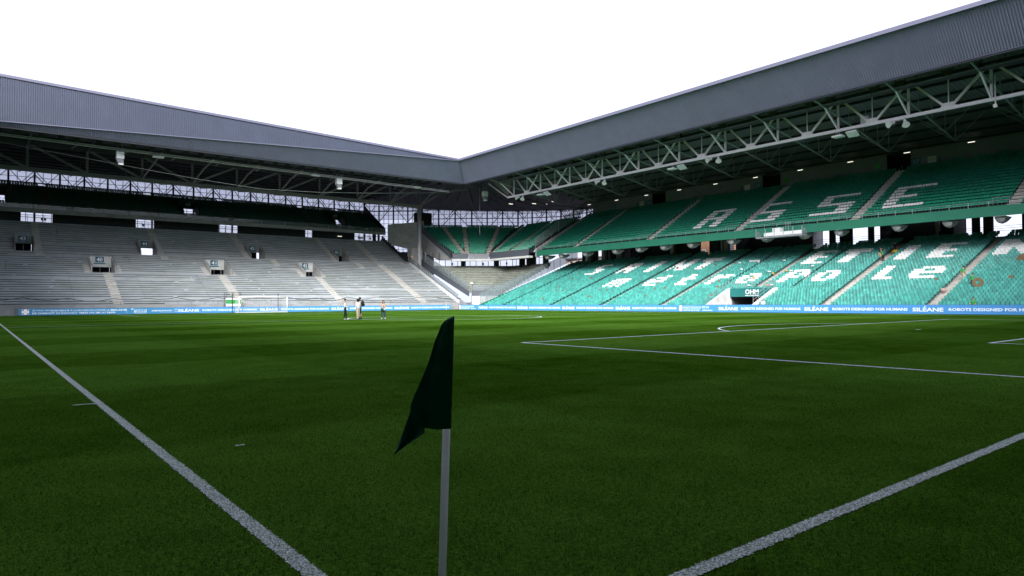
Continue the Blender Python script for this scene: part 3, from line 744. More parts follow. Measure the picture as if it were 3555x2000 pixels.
# tunnel mouth under the green name panel
t = thing('tunnel_mouth', 'player tunnel mouth with green name panel among the teal seats', 'tunnel', (77, 48.4, 0))
for s, y in enumerate((TUN[0]-.25, TUN[1])):
    MB().prism([(74.5, -.4), (80.2, -.4), (80.2, 3.15), (79.4, 3.05), (74.5, .95)], 'y', y, y+.25).build('side_wall', K['white_wall'], t)
    yy = y+.12
    for k in range(5):
        xx = 74.6+k*1.25; zz = .95+(xx-74.5)*2.1/4.9; MB().bar((xx, yy, zz), (xx, yy, zz+.95), .05).build('post', K['galv'], t)
    MB().bar((74.6, yy, 1.95), (79.6, yy, 4.1), .06).build('handrail', K['galv'], t); MB().bar((74.6, yy, 1.5), (79.6, yy, 3.6), .04).build('rail', K['galv'], t)
p = MB().box(79.75, 80.0, TUN[0], TUN[1], 1.95, 3.1).build('name_panel', K['signgreen'], t)
text_on('OHM', (79.75, 49.35, 2.28), (0, -1, 0), 2.0, .66, K['paint'], p, 'lettering', .02, (-1, 0, 0))
text_on('ENERGIE', (79.75, 48.75, 2.05), (0, -1, 0), 1.4, .14, K['paint'], p, 'lettering', .02, (-1, 0, 0))
MB().box(79.73, 79.75, 48.85, 49.35, 2.06, 2.15).build('underline', K['paint'], p)
MB().box(85.5, 85.6, TUN[0], TUN[1], -.5, 1.95).build('tunnel_rear', K['dark_wall'], t)
MB().box(80.0, 85.5, TUN[0], TUN[1], 1.97, 2.1).build('tunnel_ceiling', K['grey_wall'], t)
for y in (TUN[0]-.2, TUN[1]+.02): MB().box(80.2, 85.5, y, y+.18, -.5, 2.0).build('tunnel_wall', K['grey_wall'], t)
for k in range(9): MB().bar((80.1, TUN[0]+k*.82, 3.1), (80.1, TUN[0]+k*.82, 4.0), .05).build('post', K['galv'], t)
for z in (3.4, 3.7, 4.0): MB().bar((80.1, TUN[0], z), (80.1, TUN[1], z), .045).build('rail', K['galv'], t)
# end partition (glass over green band)
t = thing('glass_partition', 'sloping glass partition closing the end of the teal lower tier', 'partition', (75, 103.4, 0))
sl = LOW_R/LOW_D
MB().prism([(74.4, 0), (101.2, 0), (101.2, LOW_Z+26.2*sl+.2), (74.4, LOW_Z+.55)], 'y', 103.22, 103.42).build('band', K['fascia'], t)
for k in range(15):
    a = 74.6+k*1.75; b_ = a+1.7; za, zb = LOW_Z+.6+(a-74.5)*sl, LOW_Z+.6+(b_-74.5)*sl
    MB().add([(a, 103.3, za), (b_, 103.3, zb), (b_, 103.3, zb+2.0), (a, 103.3, za+2.0), (a, 103.33, za), (b_, 103.33, zb), (b_, 103.33, zb+2.0), (a, 103.33, za+2.0)],
             [(0, 1, 2, 3), (7, 6, 5, 4), (0, 4, 5, 1), (3, 2, 6, 7), (0, 3, 7, 4), (1, 5, 6, 2)]).build('glass_pane', K['rail_glass'], t)
    MB().bar((a, 103.3, za-.2), (a, 103.3, za+2.05), .06).build('post', K['galv'], t)
MB().bar((74.6, 103.3, LOW_Z+2.65), (100.8, 103.3, LOW_Z+2.65+26.2*sl), .06).build('handrail', K['galv'], t)

# ------------------------------------------------------------------ upper tier
FU = {
 'A': ['############', '####....####', '####....####', '############', '####....####', '####....####', '####....####'],
 'S': ['#############.', '####..........', '####..........', '##############', '.........#####', '.........#####', '##############'],
 'E': ['#############', '####.........', '####.........', '#########....', '####.........', '####.........', '#############'],
}
UP_N, UP_D, UP_R, UP_X, UP_Z = 17, .90, .506, 89.75, 12.15
UPW = {}
for ch, yl, wd in (('A', 66.4, 4.5), ('S', 57.1, 5.25), ('S', 46.8, 5.25), ('E', 36.9, 4.9)):
    bm = FU[ch]; n_ = len(bm[0])
    for k, r_ in enumerate(bm):
        for j, c in enumerate(r_):
            if c == '#': UPW.setdefault(8-k, []).append((yl-wd*(j+1)/n_, yl-wd*j/n_))
T4 = thing('upper_tier', 'upper tier of green seats with white seats spelling four capitals', 'seating tier', (89.7, 50, 11))
UA = [(21.1, 22.4), (38.6, 39.9), (56.1, 57.4), (73.4, 74.7), (91.8, 93.0), (4.0, 5.0)]
pos = []
for i in range(UP_N):
    x = UP_X+i*UP_D; z = UP_Z+i*UP_R
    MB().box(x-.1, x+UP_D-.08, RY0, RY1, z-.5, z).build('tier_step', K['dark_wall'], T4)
    ua = [(a-(.0 if i < 3 else .15), b_+.0) for a, b_ in UA]
    for a, b_ in cut(RY0, RY1-.4, ua):
        n_ = int((b_-a+.03)/SP_)
        for j in range(n_):
            y = a+(j+.5)*(b_-a)/n_
            pos.append((x+.1, y, z, 0, any(c <= y <= d for c, d in UPW.get(i, ()))))
    for a, b_ in ua:
        MB().box(x-.12, x+.35, a, b_, z-.2, z+.006).build('aisle_step', K['step'], T4)
        MB().box(x-.38, x-.12, a, b_, z-.35, z-.22).build('aisle_step', K['step'], T4)
place_seats(T4, pos, K['green_seat'], K['white_seat'], hs=.71)
for a, b_ in UA:
    for i in range(2, 16, 2):
        x = UP_X+i*UP_D; z = UP_Z+i*UP_R
        MB().bar((x, a+.08, z), (x, a+.08, z+.95), .045).bar((x, a+.08, z+.95), (x+1.1, a+.08, z+1.6), .045).bar((x+1.1, a+.08, z+.6), (x+1.1, a+.08, z+1.6), .045).build('aisle_rail', K['galv'], T4)
    MB().path([(89.4, b_+1.3, 12.2), (89.4, b_+1.3, 13.0), (89.4, a-.2, 13.0), (89.4, a-.2, 12.2)], .03).build('aisle_rail', K['galv'], T4)
MB().box(88.95, 89.3, RY0, RY1, 10.85, 12.0).build('fascia', K['fascia'], T4)
MB().tube((89.1, RY0, 12.62), (89.1, RY1, 12.62), .035, n=6).build('handrail', K['galv'], T4)
MB().tube((89.1, RY0, 12.34), (89.1, RY1, 12.34), .025, n=6).build('rail', K['galv'], T4)
pm = MB().box(-.025, .025, -.025, .025, 0, .62).mesh('rail_post', K['galv'])
for k in range(51): link('rail_post', pm, T4, (89.1-89.7, RY0+2*k-50, 1.0))
MB().prism([(89.3, 10.95), (89.3, 11.6), (105.4, 20.0), (105.4, 13.0), (96, 12.6)], 'y', RY0, RY1).build('soffit', K['wall'], T4)
MB().prism([(88.95, 10.7), (88.95, 12.4), (104.9, 21.0), (104.9, 19.9), (89.6, 10.7)], 'y', 103.22, 103.6).build('end_wall', K['wall'], T4)
# glass guard at that end
for k in range(7):
    a = 89.2+k*2.2; z = 12.6+(a-89)*.6
    MB().add([(a, 103.9, z), (a+2.1, 103.9, z+1.26), (a+2.1, 103.9, z+3.2), (a, 103.9, z+2.0), (a, 103.93, z), (a+2.1, 103.93, z+1.26), (a+2.1, 103.93, z+3.2), (a, 103.93, z+2.0)],
             [(0, 1, 2, 3), (7, 6, 5, 4), (0, 4, 5, 1), (3, 2, 6, 7), (0, 3, 7, 4), (1, 5, 6, 2)]).build('glass_pane', K['rail_glass'], T4)
    MB().bar((a, 103.9, z-.5), (a, 103.9, z+2.0), .06).build('post', K['galv'], T4)
# rounded concrete console beams under the front edge
def console():
    m = MB(); n_ = 9; prev = None
    pr = [(89.32, .60), (89.5, .70), (90.2, .72), (90.9, .58), (91.4, .34), (91.65, .06)]
    rings = []
    for (x, r_) in pr:
        rings.append([(x-89.7, .55*math.cos(math.pi+math.pi*i/(n_-1)), r_*1.15*math.sin(math.pi+math.pi*i/(n_-1))) for i in range(n_)])
    vs = [p for r_ in rings for p in r_]; fs = []
    for a in range(len(rings)-1):
        for i in range(n_-1): fs.append((a*n_+i, (a+1)*n_+i, (a+1)*n_+i+1, a*n_+i+1))
    fs.append(tuple(range(n_))); m.add(vs, fs); return m.mesh('console_beam', K['wall'], smooth=True)
cm = console()
CONS = (100.6, 96.4, 89.7, 82.0, 76.4, 71.0, 65.4, 57.9, 52.2, 46.4, 41.3, 34.0, 28.3, 23.0, 16.5, 10.5)
for y in CONS: link('console_beam', cm, T4, (0, y-50, 10.84-11))
# camera platform hung on the fascia
t = thing('camera_platform', 'small steel camera platform hung on the green fascia', 'platform', (88, 49, 10.4))
MB().box(87.6, 88.94, 45.4, 52.5, 10.42, 10.6).build('deck', K['galv'], t)
for y in (45.45, 46.8, 48.2, 49.6, 51.0, 52.45):
    MB().bar((87.65, y, 10.55), (87.65, y, 11.75), .09).build('post', K['galv'], t)
for y in (45.45, 52.45):
    MB().box(87.7, 88.9, y-.02, y+.02, 10.7, 11.5).build('guard_panel', K['rail_glass'], t)
MB().box(87.62, 87.65, 45.5, 51.2, 10.65, 11.15).build('guard_panel', K['casing'], t)
MB().box(87.75, 88.5, 48.75, 49.95, 10.65, 11.75).build('camera_box', K['casing'], t)
for y in (48.1, 48.55): MB().bar((88.85, y, 10.6), (88.85, y, 12.7), .04).build('ladder_rail', K['galv'], t)
for k in range(7): MB().bar((88.85, 48.1, 10.8+k*.27), (88.85, 48.55, 10.8+k*.27), .03).build('rung', K['galv'], t)

# ------------------------------------------------------------------ concourse under the upper tier
t = thing('concourse', 'dark concourse with columns and openings behind the teal seats', 'concourse', (102, 50, 9))
OPN = [(24.2, 27.3), (28.4, 28.8), (29.7, 31.8), (41.3, 42.2), (43.0, 45.3), (47.2, 47.9), (48.8, 51.5), (52.1, 53.2), (65.2, 66.6), (67.9, 68.5), (70.6, 72.6), (76.2, 78.0), (89.3, 91.4), (96.2, 98.6), (100.3, 102.5), (12, 20)]
for a, b_ in cut(RY0, RY1, OPN):
    big = b_-a > 4
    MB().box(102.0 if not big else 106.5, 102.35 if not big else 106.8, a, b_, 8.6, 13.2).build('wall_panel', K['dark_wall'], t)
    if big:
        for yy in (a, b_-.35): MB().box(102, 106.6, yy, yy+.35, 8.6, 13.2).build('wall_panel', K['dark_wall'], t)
        MB().box(104, 105, a+1.2, a+2.6, 9, 10.9).build('kiosk', K['dark_wall'], t)
for (a, b_) in OPN:
    for z in (10.25, 10.55, 10.85): MB().bar((102.1, a, z), (102.1, b_, z), .045).build('rail', K['mid_steel'], t)
for y in (66.5, 78.1, 91.8, 95.9, 100.0):
    MB().box(100.9, 101.7, y-.4, y+.4, 8.6, 13.0).build('column', K['dark_wall'] if y < 60 else K['wall'], t)
for (y0, y1) in ((32.2, 33.9), (27.2, 28.2), (49.6, 51.5), (73.6, 76.1), (78.2, 79.4), (93.0, 95.7), (100.3, 103.0), (66.8, 68.3)):
    MB().add([(102.4, y1, 8.6), (108.5, y1+1.5, 8.6), (108.5, y1+1.5, 13.4), (102.4, y1, 13.2), (102.4, y1+.25, 8.6), (108.5, y1+1.75, 8.6), (108.5, y1+1.75, 13.4), (102.4, y1+.25, 13.2)],
             [(0, 1, 2, 3), (7, 6, 5, 4), (0, 4, 5, 1), (3, 2, 6, 7), (0, 3, 7, 4), (1, 5, 6, 2)]).build('fin_wall', K['wall'], t)
for y in (28.0, 33.5, 41.0, 53.8, 65.4, 77.9, 89.2, 96.0, 100.2): MB().box(99.8, 100.1, y-.1, y+.1, 12.3, 12.4).build('amber_lamp', K['amber'], t)

# ------------------------------------------------------------------ rear wall of the upper tier
t = thing('rear_wall', 'light grey rear wall with dark doorways above the green seats', 'wall', (105.6, 50, 20))
DOORS = [(38.3, 41.6), (58.7, 62.1), (83.1, 86.5), (14, 17)]
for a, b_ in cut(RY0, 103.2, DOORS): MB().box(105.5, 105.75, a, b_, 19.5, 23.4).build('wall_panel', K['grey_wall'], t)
for a, b_ in DOORS:
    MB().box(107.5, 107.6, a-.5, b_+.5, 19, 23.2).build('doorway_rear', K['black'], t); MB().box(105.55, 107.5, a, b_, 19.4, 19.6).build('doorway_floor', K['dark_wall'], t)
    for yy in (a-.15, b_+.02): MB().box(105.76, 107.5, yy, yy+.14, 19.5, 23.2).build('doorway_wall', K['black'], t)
for s, y in (('37', 37.6), ('37', 62.9), ('36', 87.3), ('35', 97.1)):
    p = MB().box(105.44, 105.48, y-.62, y+.62, 20.95, 22.0).build('sign_plate', K['signblue'], t)
    text_on(s, (105.44, y+.42, 21.17), (0, -1, 0), .84, .6, K['paint_grey'], p, 'numeral', .01, (-1, 0, 0))
for y in (35.5, 65.0, 89.2): MB().box(105.44, 105.48, y-.55, y+.55, 19.8, 21.9).build('door', K['white_wall'], t)
for y in (34.5, 66.1, 90.3): MB().box(105.43, 105.48, y-.18, y+.18, 20.6, 21.7).build('pictogram', K['signblue'], t)
for y in (42.9, 57.6, 81.9): MB().box(105.43, 105.48, y-.3, y+.3, 21.3, 22.1).build('exit_sign', K['shirt_g'], t)
MB().box(105.2, 105.5, 97.9, 103.1, 20.3, 21.1).build('snack_sign', K['signgreen'], t)
text_on('BUVETTE', (105.2, 101.9, 20.5), (0, -1, 0), 2.6, .42, K['paint_grey'], t, 'lettering', .01, (-1, 0, 0))
for (a, b_) in ((24, 36.5), (44, 56), (66, 80.5), (88, 95)):
    q = MB().tube((105.0, a, 21.4), (105.0, b_, 21.4), .025, n=5)
    for k in range(int(b_-a)//2): q.bar((105.0, a+2*k, 20.3), (105.0, a+2*k, 21.4), .035)
    q.build('railing', K['mid_steel'], t)
for y in (23.5, 24, 26.5, 27, 29.5, 30, 32, 32.5, 46, 47, 49, 52, 53.2, 55, 69, 71, 73.5, 76, 78.5): link('seat', seat_mesh(K['green_seat']), t, (105.0-105.6, y-50, 20.45-20))
# ------------------------------------------------------------------ corner between the two stands
N1 = Vector((.53, .848)); N1.normalize(); N2 = Vector((1, 0))
def facet_rows(p_mid, n, d, r_, z0, xl, yr):
    """rows bent once at p_mid: first facet faces N1 (cut at x=xl), second faces N2 (cut at y=yr)"""
    out = []; mit = (N1+N2)/(1+N1.dot(N2)); tdir = Vector((-N1.y, N1.x))
    for i in range(n):
        seg = []
        for dd in (i*d, (i+1)*d):
            P = Vector(p_mid)+mit*dd; k = (xl-P.x)/tdir.x
            seg.append((P+tdir*k, P, Vector((P.x, yr))))
        out.append((seg[0], seg[1], z0+i*r_))
    return out
def slab_rows(rows_, m, T_, th=.5):
    for a, b_, z in rows_:
        q = MB()
        for s in (0, 1):
            c = [a[s], a[s+1], b_[s+1], b_[s]]
            q.add([(p.x, p.y, z-th) for p in c]+[(p.x, p.y, z) for p in c], [(3, 2, 1, 0), (4, 5, 6, 7), (0, 1, 5, 4), (1, 2, 6, 5), (2, 3, 7, 6), (3, 0, 4, 7)])
        q.build('tier_step', m, T_)
# --- upper corner tier
T5 = thing('corner_upper_tier', 'curved corner tier of dark green seats under the roof', 'seating tier', (84, 120, 11))
ur = facet_rows((87.6, 117.6), 20, .78, .40, 12.0, 80.7, 104.2)
slab_rows(ur, K['dark_wall'], T5)
mit = (N1+N2)/(1+N1.dot(N2))
LAST = 19*.78
CA = [((82.7, 120.4), (86.4, 134.8)), ((83.4, 120.1), (91.5, 133.2)), ((87.2, 117.9), (98.2, 128.0)), ((87.6, 117.0), (102.5, 123.5)), ((87.6, 110.8), (102.5, 113.6))]
def near_aisle(p, w_=.55):
    for a, b_ in CA:
        a, b_ = Vector(a), Vector(b_); t_ = max(0, min(1, (p-a).dot(b_-a)/(b_-a).length_squared))
        if (a+(b_-a)*t_-p).length < w_: return True
    return False
pos = []
for a, b_, z in ur:
    for s, nn in ((0, N1), (1, N2)):
        A, B = a[s], a[s+1]; L_ = (B-A).length; n_ = int((L_-.4)/.4); yaw = math.atan2(nn.y, nn.x)
        for j in range(n_):
            p = A+(B-A)*((.3+j*.4+.2)/L_)+nn*.15
            if not near_aisle(p): pos.append((p.x, p.y, z, yaw, 0))
place_seats(T5, pos, K['green_seat'], hs=.8)
for a, b_ in CA:
    a, b_ = Vector(a), Vector(b_)
    for i in range(20):
        p = a+(b_-a)*(i/19.5); an = math.atan2((b_-a).y, (b_-a).x); me_ = MB().box(-.1, .5, -.5, .5, -.15, .06)
        o = link('aisle_step', me_.mesh('aisle_step', K['step']), T5, (p.x-84, p.y-120, 12.0+i*.40-11), an)
# fascia: slate band over a concrete lip; glass panels in the middle
fr = [Vector((80.7, 121.95)), Vector((87.6, 117.6)), Vector((87.6, 104.2))]
fr[0] = ur[0][0][0]
def wall_poly(pts, th, z0, z1, name, m, par):
    for a, b_ in zip(pts, pts[1:]):
        nn = Vector(((b_-a).y, -(b_-a).x)).normalized()*-th
        c = [a, b_, b_+nn, a+nn]
        MB().add([(p.x, p.y, z0) for p in c]+[(p.x, p.y, z1) for p in c], [(3, 2, 1, 0), (4, 5, 6, 7), (0, 1, 5, 4), (1, 2, 6, 5), (2, 3, 7, 6), (3, 0, 4, 7)]).build(name, m, par)
off_ = Vector((-.30, -.35))
f2 = [p+off_ for p in fr]
wall_poly([f2[0], f2[0]+(f2[1]-f2[0])*.42], .15, 10.95, 12.15, 'fascia', K['band'], T5)
for k in range(4):
    u0, u1 = .43+k*.14, .43+k*.14+.135
    wall_poly([f2[0]+(f2[1]-f2[0])*u0, f2[0]+(f2[1]-f2[0])*u1], .12, 10.95, 12.15, 'glass_pane', K['rail_glass'] if k == 9 else K['mid_steel'], T5)
wall_poly([f2[1], f2[2]], .15, 10.95, 12.3, 'fascia', K['band'], T5)
f3 = [p+Vector((-.55, -.6)) for p in fr]
wall_poly(f3, 1.2, 10.5, 10.92, 'concrete_lip', K['white_wall'], T5)
# sloping side wall and its pale underside
xl = 80.5
MB().prism([(122.0, 10.95), (123.2, 12.6), (136.6, 20.6), (136.6, 18.9)], 'x', xl-.2, xl).build('side_band', K['band'], T5)
MB().add([(xl-.2, 121.6, 10.6), (xl-.2, 136.6, 18.9), (xl+2.5, 136.6, 17.3), (xl+3.4, 121.2, 10.5)], [(0, 1, 2, 3)]).build('soffit', K['white_wall'], T5)
MB().add([(xl-.21, 121.6, 10.6), (xl-.21, 136.6, 18.88), (xl-.21, 136.6, 14.2), (xl-.21, 127, 10.9)], [(0, 1, 2, 3), (3, 2, 1, 0)]).build('side_soffit', K['wall'], T5)
# --- lower corner terrace
T6 = thing('corner_terrace', 'small curved bare terrace in the corner below the green seats', 'terrace', (81, 112, 3))
lr = facet_rows((80.9, 110.3), 15, .86, .40, 3.9, 78.7, 104.4)
slab_rows(lr, K['moss'], T6, .6)
for a, b_, z in lr:
    q = MB()
    for s in (0, 1):
        u0, u1 = b_[s], b_[s+1]; q.bar((u0.x, u0.y, z+.06), (u1.x, u1.y, z+.06), .12, .1)
    q.build('seat_rail', K['moss_rail'], T6)
l0 = [lr[0][0][0], lr[0][0][1], lr[0][0][2]]; lo_ = [p+Vector((-.25, -.25)) for p in l0]
wall_poly(lo_, .25, 0, 2.75, 'front_wall', K['white_wall'], T6)
wall_poly([p+Vector((-.06, -.06)) for p in lo_], .35, 2.76, 3.75, 'band', K['band'], T6)
for s in (0, 1):
    n_ = 4 if s == 0 else 5
    for k in range(n_):
        a = lo_[s]+(lo_[s+1]-lo_[s])*(k/n_); b_ = lo_[s]+(lo_[s+1]-lo_[s])*((k+.96)/n_)
        wall_poly([a, b_], .04, 3.8, 5.0, 'glass_pane', K['rail_glass'], T6)
        MB().bar((a.x, a.y, 3.7), (a.x, a.y, 5.05), .06).build('post', K['mid_steel'], T6)
# sloping slate band and glass along its left flank
MB().prism([(112.6, 2.7), (112.6, 3.75), (131.5, 11.3), (131.5, 9.9)], 'x', 78.3, 78.6).build('flank_band', K['band'], T6)
for k in range(15):
    a = 113+k*1.2; za = 3.8+(a-112.6)*.4; zb = za+1.15*.4
    MB().add([(78.42, a, za), (78.42, a+1.15, zb), (78.42, a+1.15, zb+1.6), (78.42, a, za+1.6), (78.46, a, za), (78.46, a+1.15, zb), (78.46, a+1.15, zb+1.6), (78.46, a, za+1.6)],
             [(0, 1, 2, 3), (7, 6, 5, 4), (0, 4, 5, 1), (3, 2, 6, 7), (0, 3, 7, 4), (1, 5, 6, 2)]).build('glass_pane', K['rail_glass'], T6)
    MB().bar((78.44, a, za-.1), (78.44, a, za+1.65), .05).build('post', K['mid_steel'], T6)
# stair ramp between the end wall and this flank
MB().prism([(112.6, 0), (112.6, .9), (131.5, 9.4), (131.5, 0)], 'x', 76.1, 78.28).build('stair_ramp', K['mid_steel'], T6)
# windows behind the top row
lt = lr[-1][1]; top = [lt[0]+N1*.3, lt[1]+mit*.3, lt[2]+N2*.3]
for s in (0, 1):
    A, B = top[s], top[s+1]; n_ = int((B-A).length/1.3)
    for k in range(n_):
        a, b_ = A+(B-A)*(k/n_), A+(B-A)*((k+.95)/n_)
        wall_poly([a, b_], .03, 9.3, 11.0, 'window_pane', K['glaze2'], T6)
        MB().bar((a.x, a.y, 9.0), (a.x, a.y, 12.5), .09).build('mullion', K['dark_steel'], T6)
    MB().bar((A.x, A.y, 11.05), (B.x, B.y, 11.05), .1).build('transom', K['dark_steel'], T6)
for (x, y, w_) in ((85.2, 124.4, .8), (91.0, 119.6, .9), (93.3, 113.2, 1.1), (93.6, 110.4, 2.2), (93.4, 105.4, 1.0)):
    MB().box(x-w_/2, x+w_/2, y-.4, y+.4, 8.5, 12.3).build('column', K['dark_wall'], T6)
for (x, y) in ((82.5, 124.8), (84.5, 124.0), (88.5, 121.2), (91.8, 116.8)): link('seat', seat_mesh(K['dk_seat']), T6, (x-81, y-112, 9.5-3), 1.0)
# concrete stair core and its big tilted wall
t = thing('stair_core', 'tall grey concrete stair core with a slanted wall beside the round column', 'building', (79, 138, 0))
def wquad(p, q, zs, th, name, m):
    p, q = Vector(p), Vector(q); nn = Vector(((q-p).y, -(q-p).x)).normalized()*-th
    c = [p, q, q+nn, p+nn]; z = [zs[0], zs[1], zs[1], zs[0]]; z2 = [zs[2], zs[3], zs[3], zs[2]]
    MB().add([(c[i].x, c[i].y, z[i]) for i in range(4)]+[(c[i].x, c[i].y, z2[i]) for i in range(4)], [(3, 2, 1, 0), (4, 5, 6, 7), (0, 1, 5, 4), (1, 2, 6, 5), (2, 3, 7, 6), (3, 0, 4, 7)]).build(name, m, t)
wquad((76.3, 143.6), (81.0, 136.4), (15.6, 13.4, 20.3, 20.6), .4, 'slanted_wall', K['white_wall'])
wquad((81.0, 136.4), (82.4, 136.9), (12.5, 13.0, 20.6, 21.0), .4, 'slanted_wall', K['wall'])
MB().box(76.6, 81.0, 136.9, 141, 8.5, 13.3).build('recess', K['dark_wall'], t)
MB().box(77.6, 80.4, 134.2, 136.4, 7.5, 14.1).build('door_block', K['white_wall'], t)
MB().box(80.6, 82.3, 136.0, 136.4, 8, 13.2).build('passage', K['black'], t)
MB().box(82.4, 84.5, 135.8, 136.1, 8, 13).build('wall_panel', K['grey_wall'], t)
MB().box(82.6, 86.4, 139.8, 142, 20.3, 23.4).build('plant_box', K['dark_wall'], t)
MB().box(77.4, 77.55, 134.0, 134.15, 12.0, 12.18).build('amber_lamp', K['amber'], t)
MB().prism([(133.0, 8.6), (133.0, 10.6), (136.2, 11.4), (136.2, 8.6)], 'x', 76.1, 77.4).build('landing_guard', K['dark_steel'], t)
tag(MB().tube((76.95, 129.8, 0), (76.95, 129.8, 22.7), .46, n=20).build('round_column', K['col'], smooth=True), 'tall round pale column carrying the end of the dark roof truss', 'column')
# ground level: concrete wall, gate rails and mast in the corner
t = thing('corner_gate', 'grey tubular gate and railing in the corner behind the far flag', 'gate', (76.5, 108.5, 0))
for (x, y) in ((73.5, 111.4), (74.6, 110.6), (75.8, 109.6), (76.8, 108.6), (77.2, 107.0), (77.3, 105.0)): MB().bar((x, y, 0), (x, y, 1.35), .07).build('post', K['mid_steel'], t)
for z in (.55, .95, 1.35):
    MB().path([(73.5, 111.4, z), (75.8, 109.6, z), (77.2, 107.0, z), (77.3, 105.0, z)], .03, 5).build('rail', K['mid_steel'], t)
t = thing('corner_mast', 'thin grey mast with small white lamp head in the corner', 'mast', (78.6, 111.5, 0))
MB().tube((78.2, 111.2, 0), (78.2, 111.2, 5.2), .07, n=8).build('pole', K['galv'], t); MB().box(78.0, 78.4, 111.0, 111.4, 5.2, 5.5).build('lamp_head', K['casing'], t)
MB().box(72.6, 76.5, 111.8, 112.2, 0, .95).build('barrier_wall', K['wall'], thing('barrier', 'short grey concrete barrier between the two LED boards', 'wall', (74, 112, 0)))

# ------------------------------------------------------------------ glazed facades
def facade(pts, z0, z1, label, npane, x_from=None):
    t = thing('glazed_facade', label, 'facade', (pts[0][0], pts[0][1], z0)); off = Vector(t.location)
    pane_cache = {}; made = 0; rest = MB()
    for (a, b_) in zip(pts, pts[1:]):
        a, b_ = Vector(a), Vector(b_); L_ = (b_-a).length; nb = max(1, round(L_/4.1)); u = (b_-a)/L_; an = math.atan2(u.y, u.x)
        zr = [z0+k*1.1 for k in range(int((z1-z0)/1.1)+1)]
        for i in range(nb+1):
            p = a+u*(L_*i/nb); o = MB().box(-.16, .16, -.16, .16, 0, z1-z0).build('post', K['dark_steel'])
            o.parent = t; o.location = (p.x-off.x, p.y-off.y, 0); o.rotation_euler = (0, 0, an)
        nu = Vector((-u.y, u.x)) if Vector((-u.y, u.x)).dot(Vector((.5, 1))) < 0 else Vector((u.y, -u.x))
        for i in range(nb*3):
            if i % 3:
                p = a+u*(L_*i/(nb*3)); MB().bar((p.x, p.y, z0), (p.x, p.y, z1), .10).build('mullion', K['dark_steel'], t)
        for z in zr: MB().bar((a.x, a.y, z), (b_.x, b_.y, z), .09).build('transom', K['dark_steel'], t)
        fr_ = nu*.55
        for i in range(nb):
            p, q = a+u*(L_*i/nb)+fr_, a+u*(L_*(i+1)/nb)+fr_
            zz = (z1-5.5, z1-1.0) if i % 2 else (z1-1.0, z1-5.5)
            MB().bar((p.x, p.y, zz[0]), (q.x, q.y, zz[1]), .16).build('brace', K['dark_steel'], t)
            mid_ = (p+q)/2; MB().bar((p.x, p.y, z1-.2), (mid_.x, mid_.y, z1-2.6), .12).bar((q.x, q.y, z1-.2), (mid_.x, mid_.y, z1-2.6), .12).build('knee_brace', K['dark_steel'], t)
        p, q = a+fr_, b_+fr_; MB().bar((p.x, p.y, z1-2.6), (q.x, q.y, z1-2.6), .2).build('girt', K['dark_steel'], t)
        wd = L_/(nb*3)-.06
        key = round(wd, 3)
        if key not in pane_cache: pane_cache[key] = MB().box(-wd/2, wd/2, -.012, .012, -.5, .5).mesh('glass_pane', K['glaze'])
        for z in reversed(zr):
            for i in range(nb*3):
                p = a+u*(L_*(i+.5)/(nb*3))+Vector((u.y, -u.x))*0
                if made < npane and z > z1-5.6 and p.x > -2: link('glass_pane', pane_cache[key], t, (p.x-off.x, p.y-off.y, z+.55-off.z), an); made += 1
                else:
                    q0, q1 = p-u*wd/2, p+u*wd/2; rest.quad((q0.x, q0.y, z+.05), (q1.x, q1.y, z+.05), (q1.x, q1.y, z+1.05), (q0.x, q0.y, z+1.05))
    if rest.v: rest.build('glazing', K['glaze'], t, kind='stuff')
facade([(-9, 156.6), (76.5, 156.6)], 15.0, 27.5, 'pale glazed rear facade above the shaded upper tier', 290)
facade([(76.6, 156.5), (88.0, 147.0)], 14.0, 27.4, 'short glazed facade between the stair core and the rear facade', 60)
facade([(88.0, 147.0), (97.3, 138.2), (106.8, 131.2), (113.5, 122.3), (113.5, 104)], 14.0, 25.3, 'tall glazed facade with braced steel frame behind the corner seats', 290)
# ------------------------------------------------------------------ roof of the stand along the touchline
XB, ZB, XT, ZT, YM, YMT = 74.5, 25.0, 71.2, 28.6, 108.3, 105.0
def ribs(lo, hi, pitch=.25):
    """positions and inward offsets of a trapezoid rib profile"""
    out = []; s = lo
    while s < hi:
        for f, d in ((0, 0), (.42, 0), (.55, .055), (.87, .055)): 
            if s+f*pitch < hi: out.append((s+f*pitch, d))
        s += pitch
    out.append((hi, 0)); return out
RT = thing('stand_roof', 'roof with long ribbed grey visor over the green seats', 'roof', (90, 50, 25))
nrm = Vector((-(ZT-ZB), 0, -(XB-XT))).normalized()     # faces the pitch and down
def right_panel(y0, y1):
    m = MB(); pr = ribs(y0, y1); vs = []
    for y, d in pr:
        k = 1. if y <= YMT else max(0., (YM-y)/(YM-YMT))
        for j in (0, .5, 1):
            vs.append(Vector((XB+(XT-XB)*k*j, y, ZB+(ZT-ZB)*k*j))-nrm*d)
    fs = []
    for i in range(len(pr)-1):
        for j in (0, 1): fs.append((3*i+j, 3*i+3+j, 3*i+4+j, 3*i+1+j))
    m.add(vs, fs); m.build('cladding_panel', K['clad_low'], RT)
for k in range(13): right_panel(max(-2, 102.1-8*(k+1)), 102.1-8*k)
right_panel(102.1, YM-.02)
MB().bar((71.05, -2, ZT+.18), (71.05, YMT+.25, ZT+.18), .3, .42).build('ridge_flashing', K['flash'], RT)
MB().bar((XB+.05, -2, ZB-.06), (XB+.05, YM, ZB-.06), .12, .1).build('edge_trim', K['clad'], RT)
MB().box(XB+.1, XB+.45, -2, 107.5, 24.75, 25.45).build('edge_beam', K['dark_steel'], RT)
def zc(x): return 27.2+(x-75)*(23.3-27.2)/31
m = MB(); pr = ribs(-2, 104, .5); vs = []
for y, d in pr:
    for x in (75.2, 90, 113.6): vs.append((x, y, zc(x)+d))
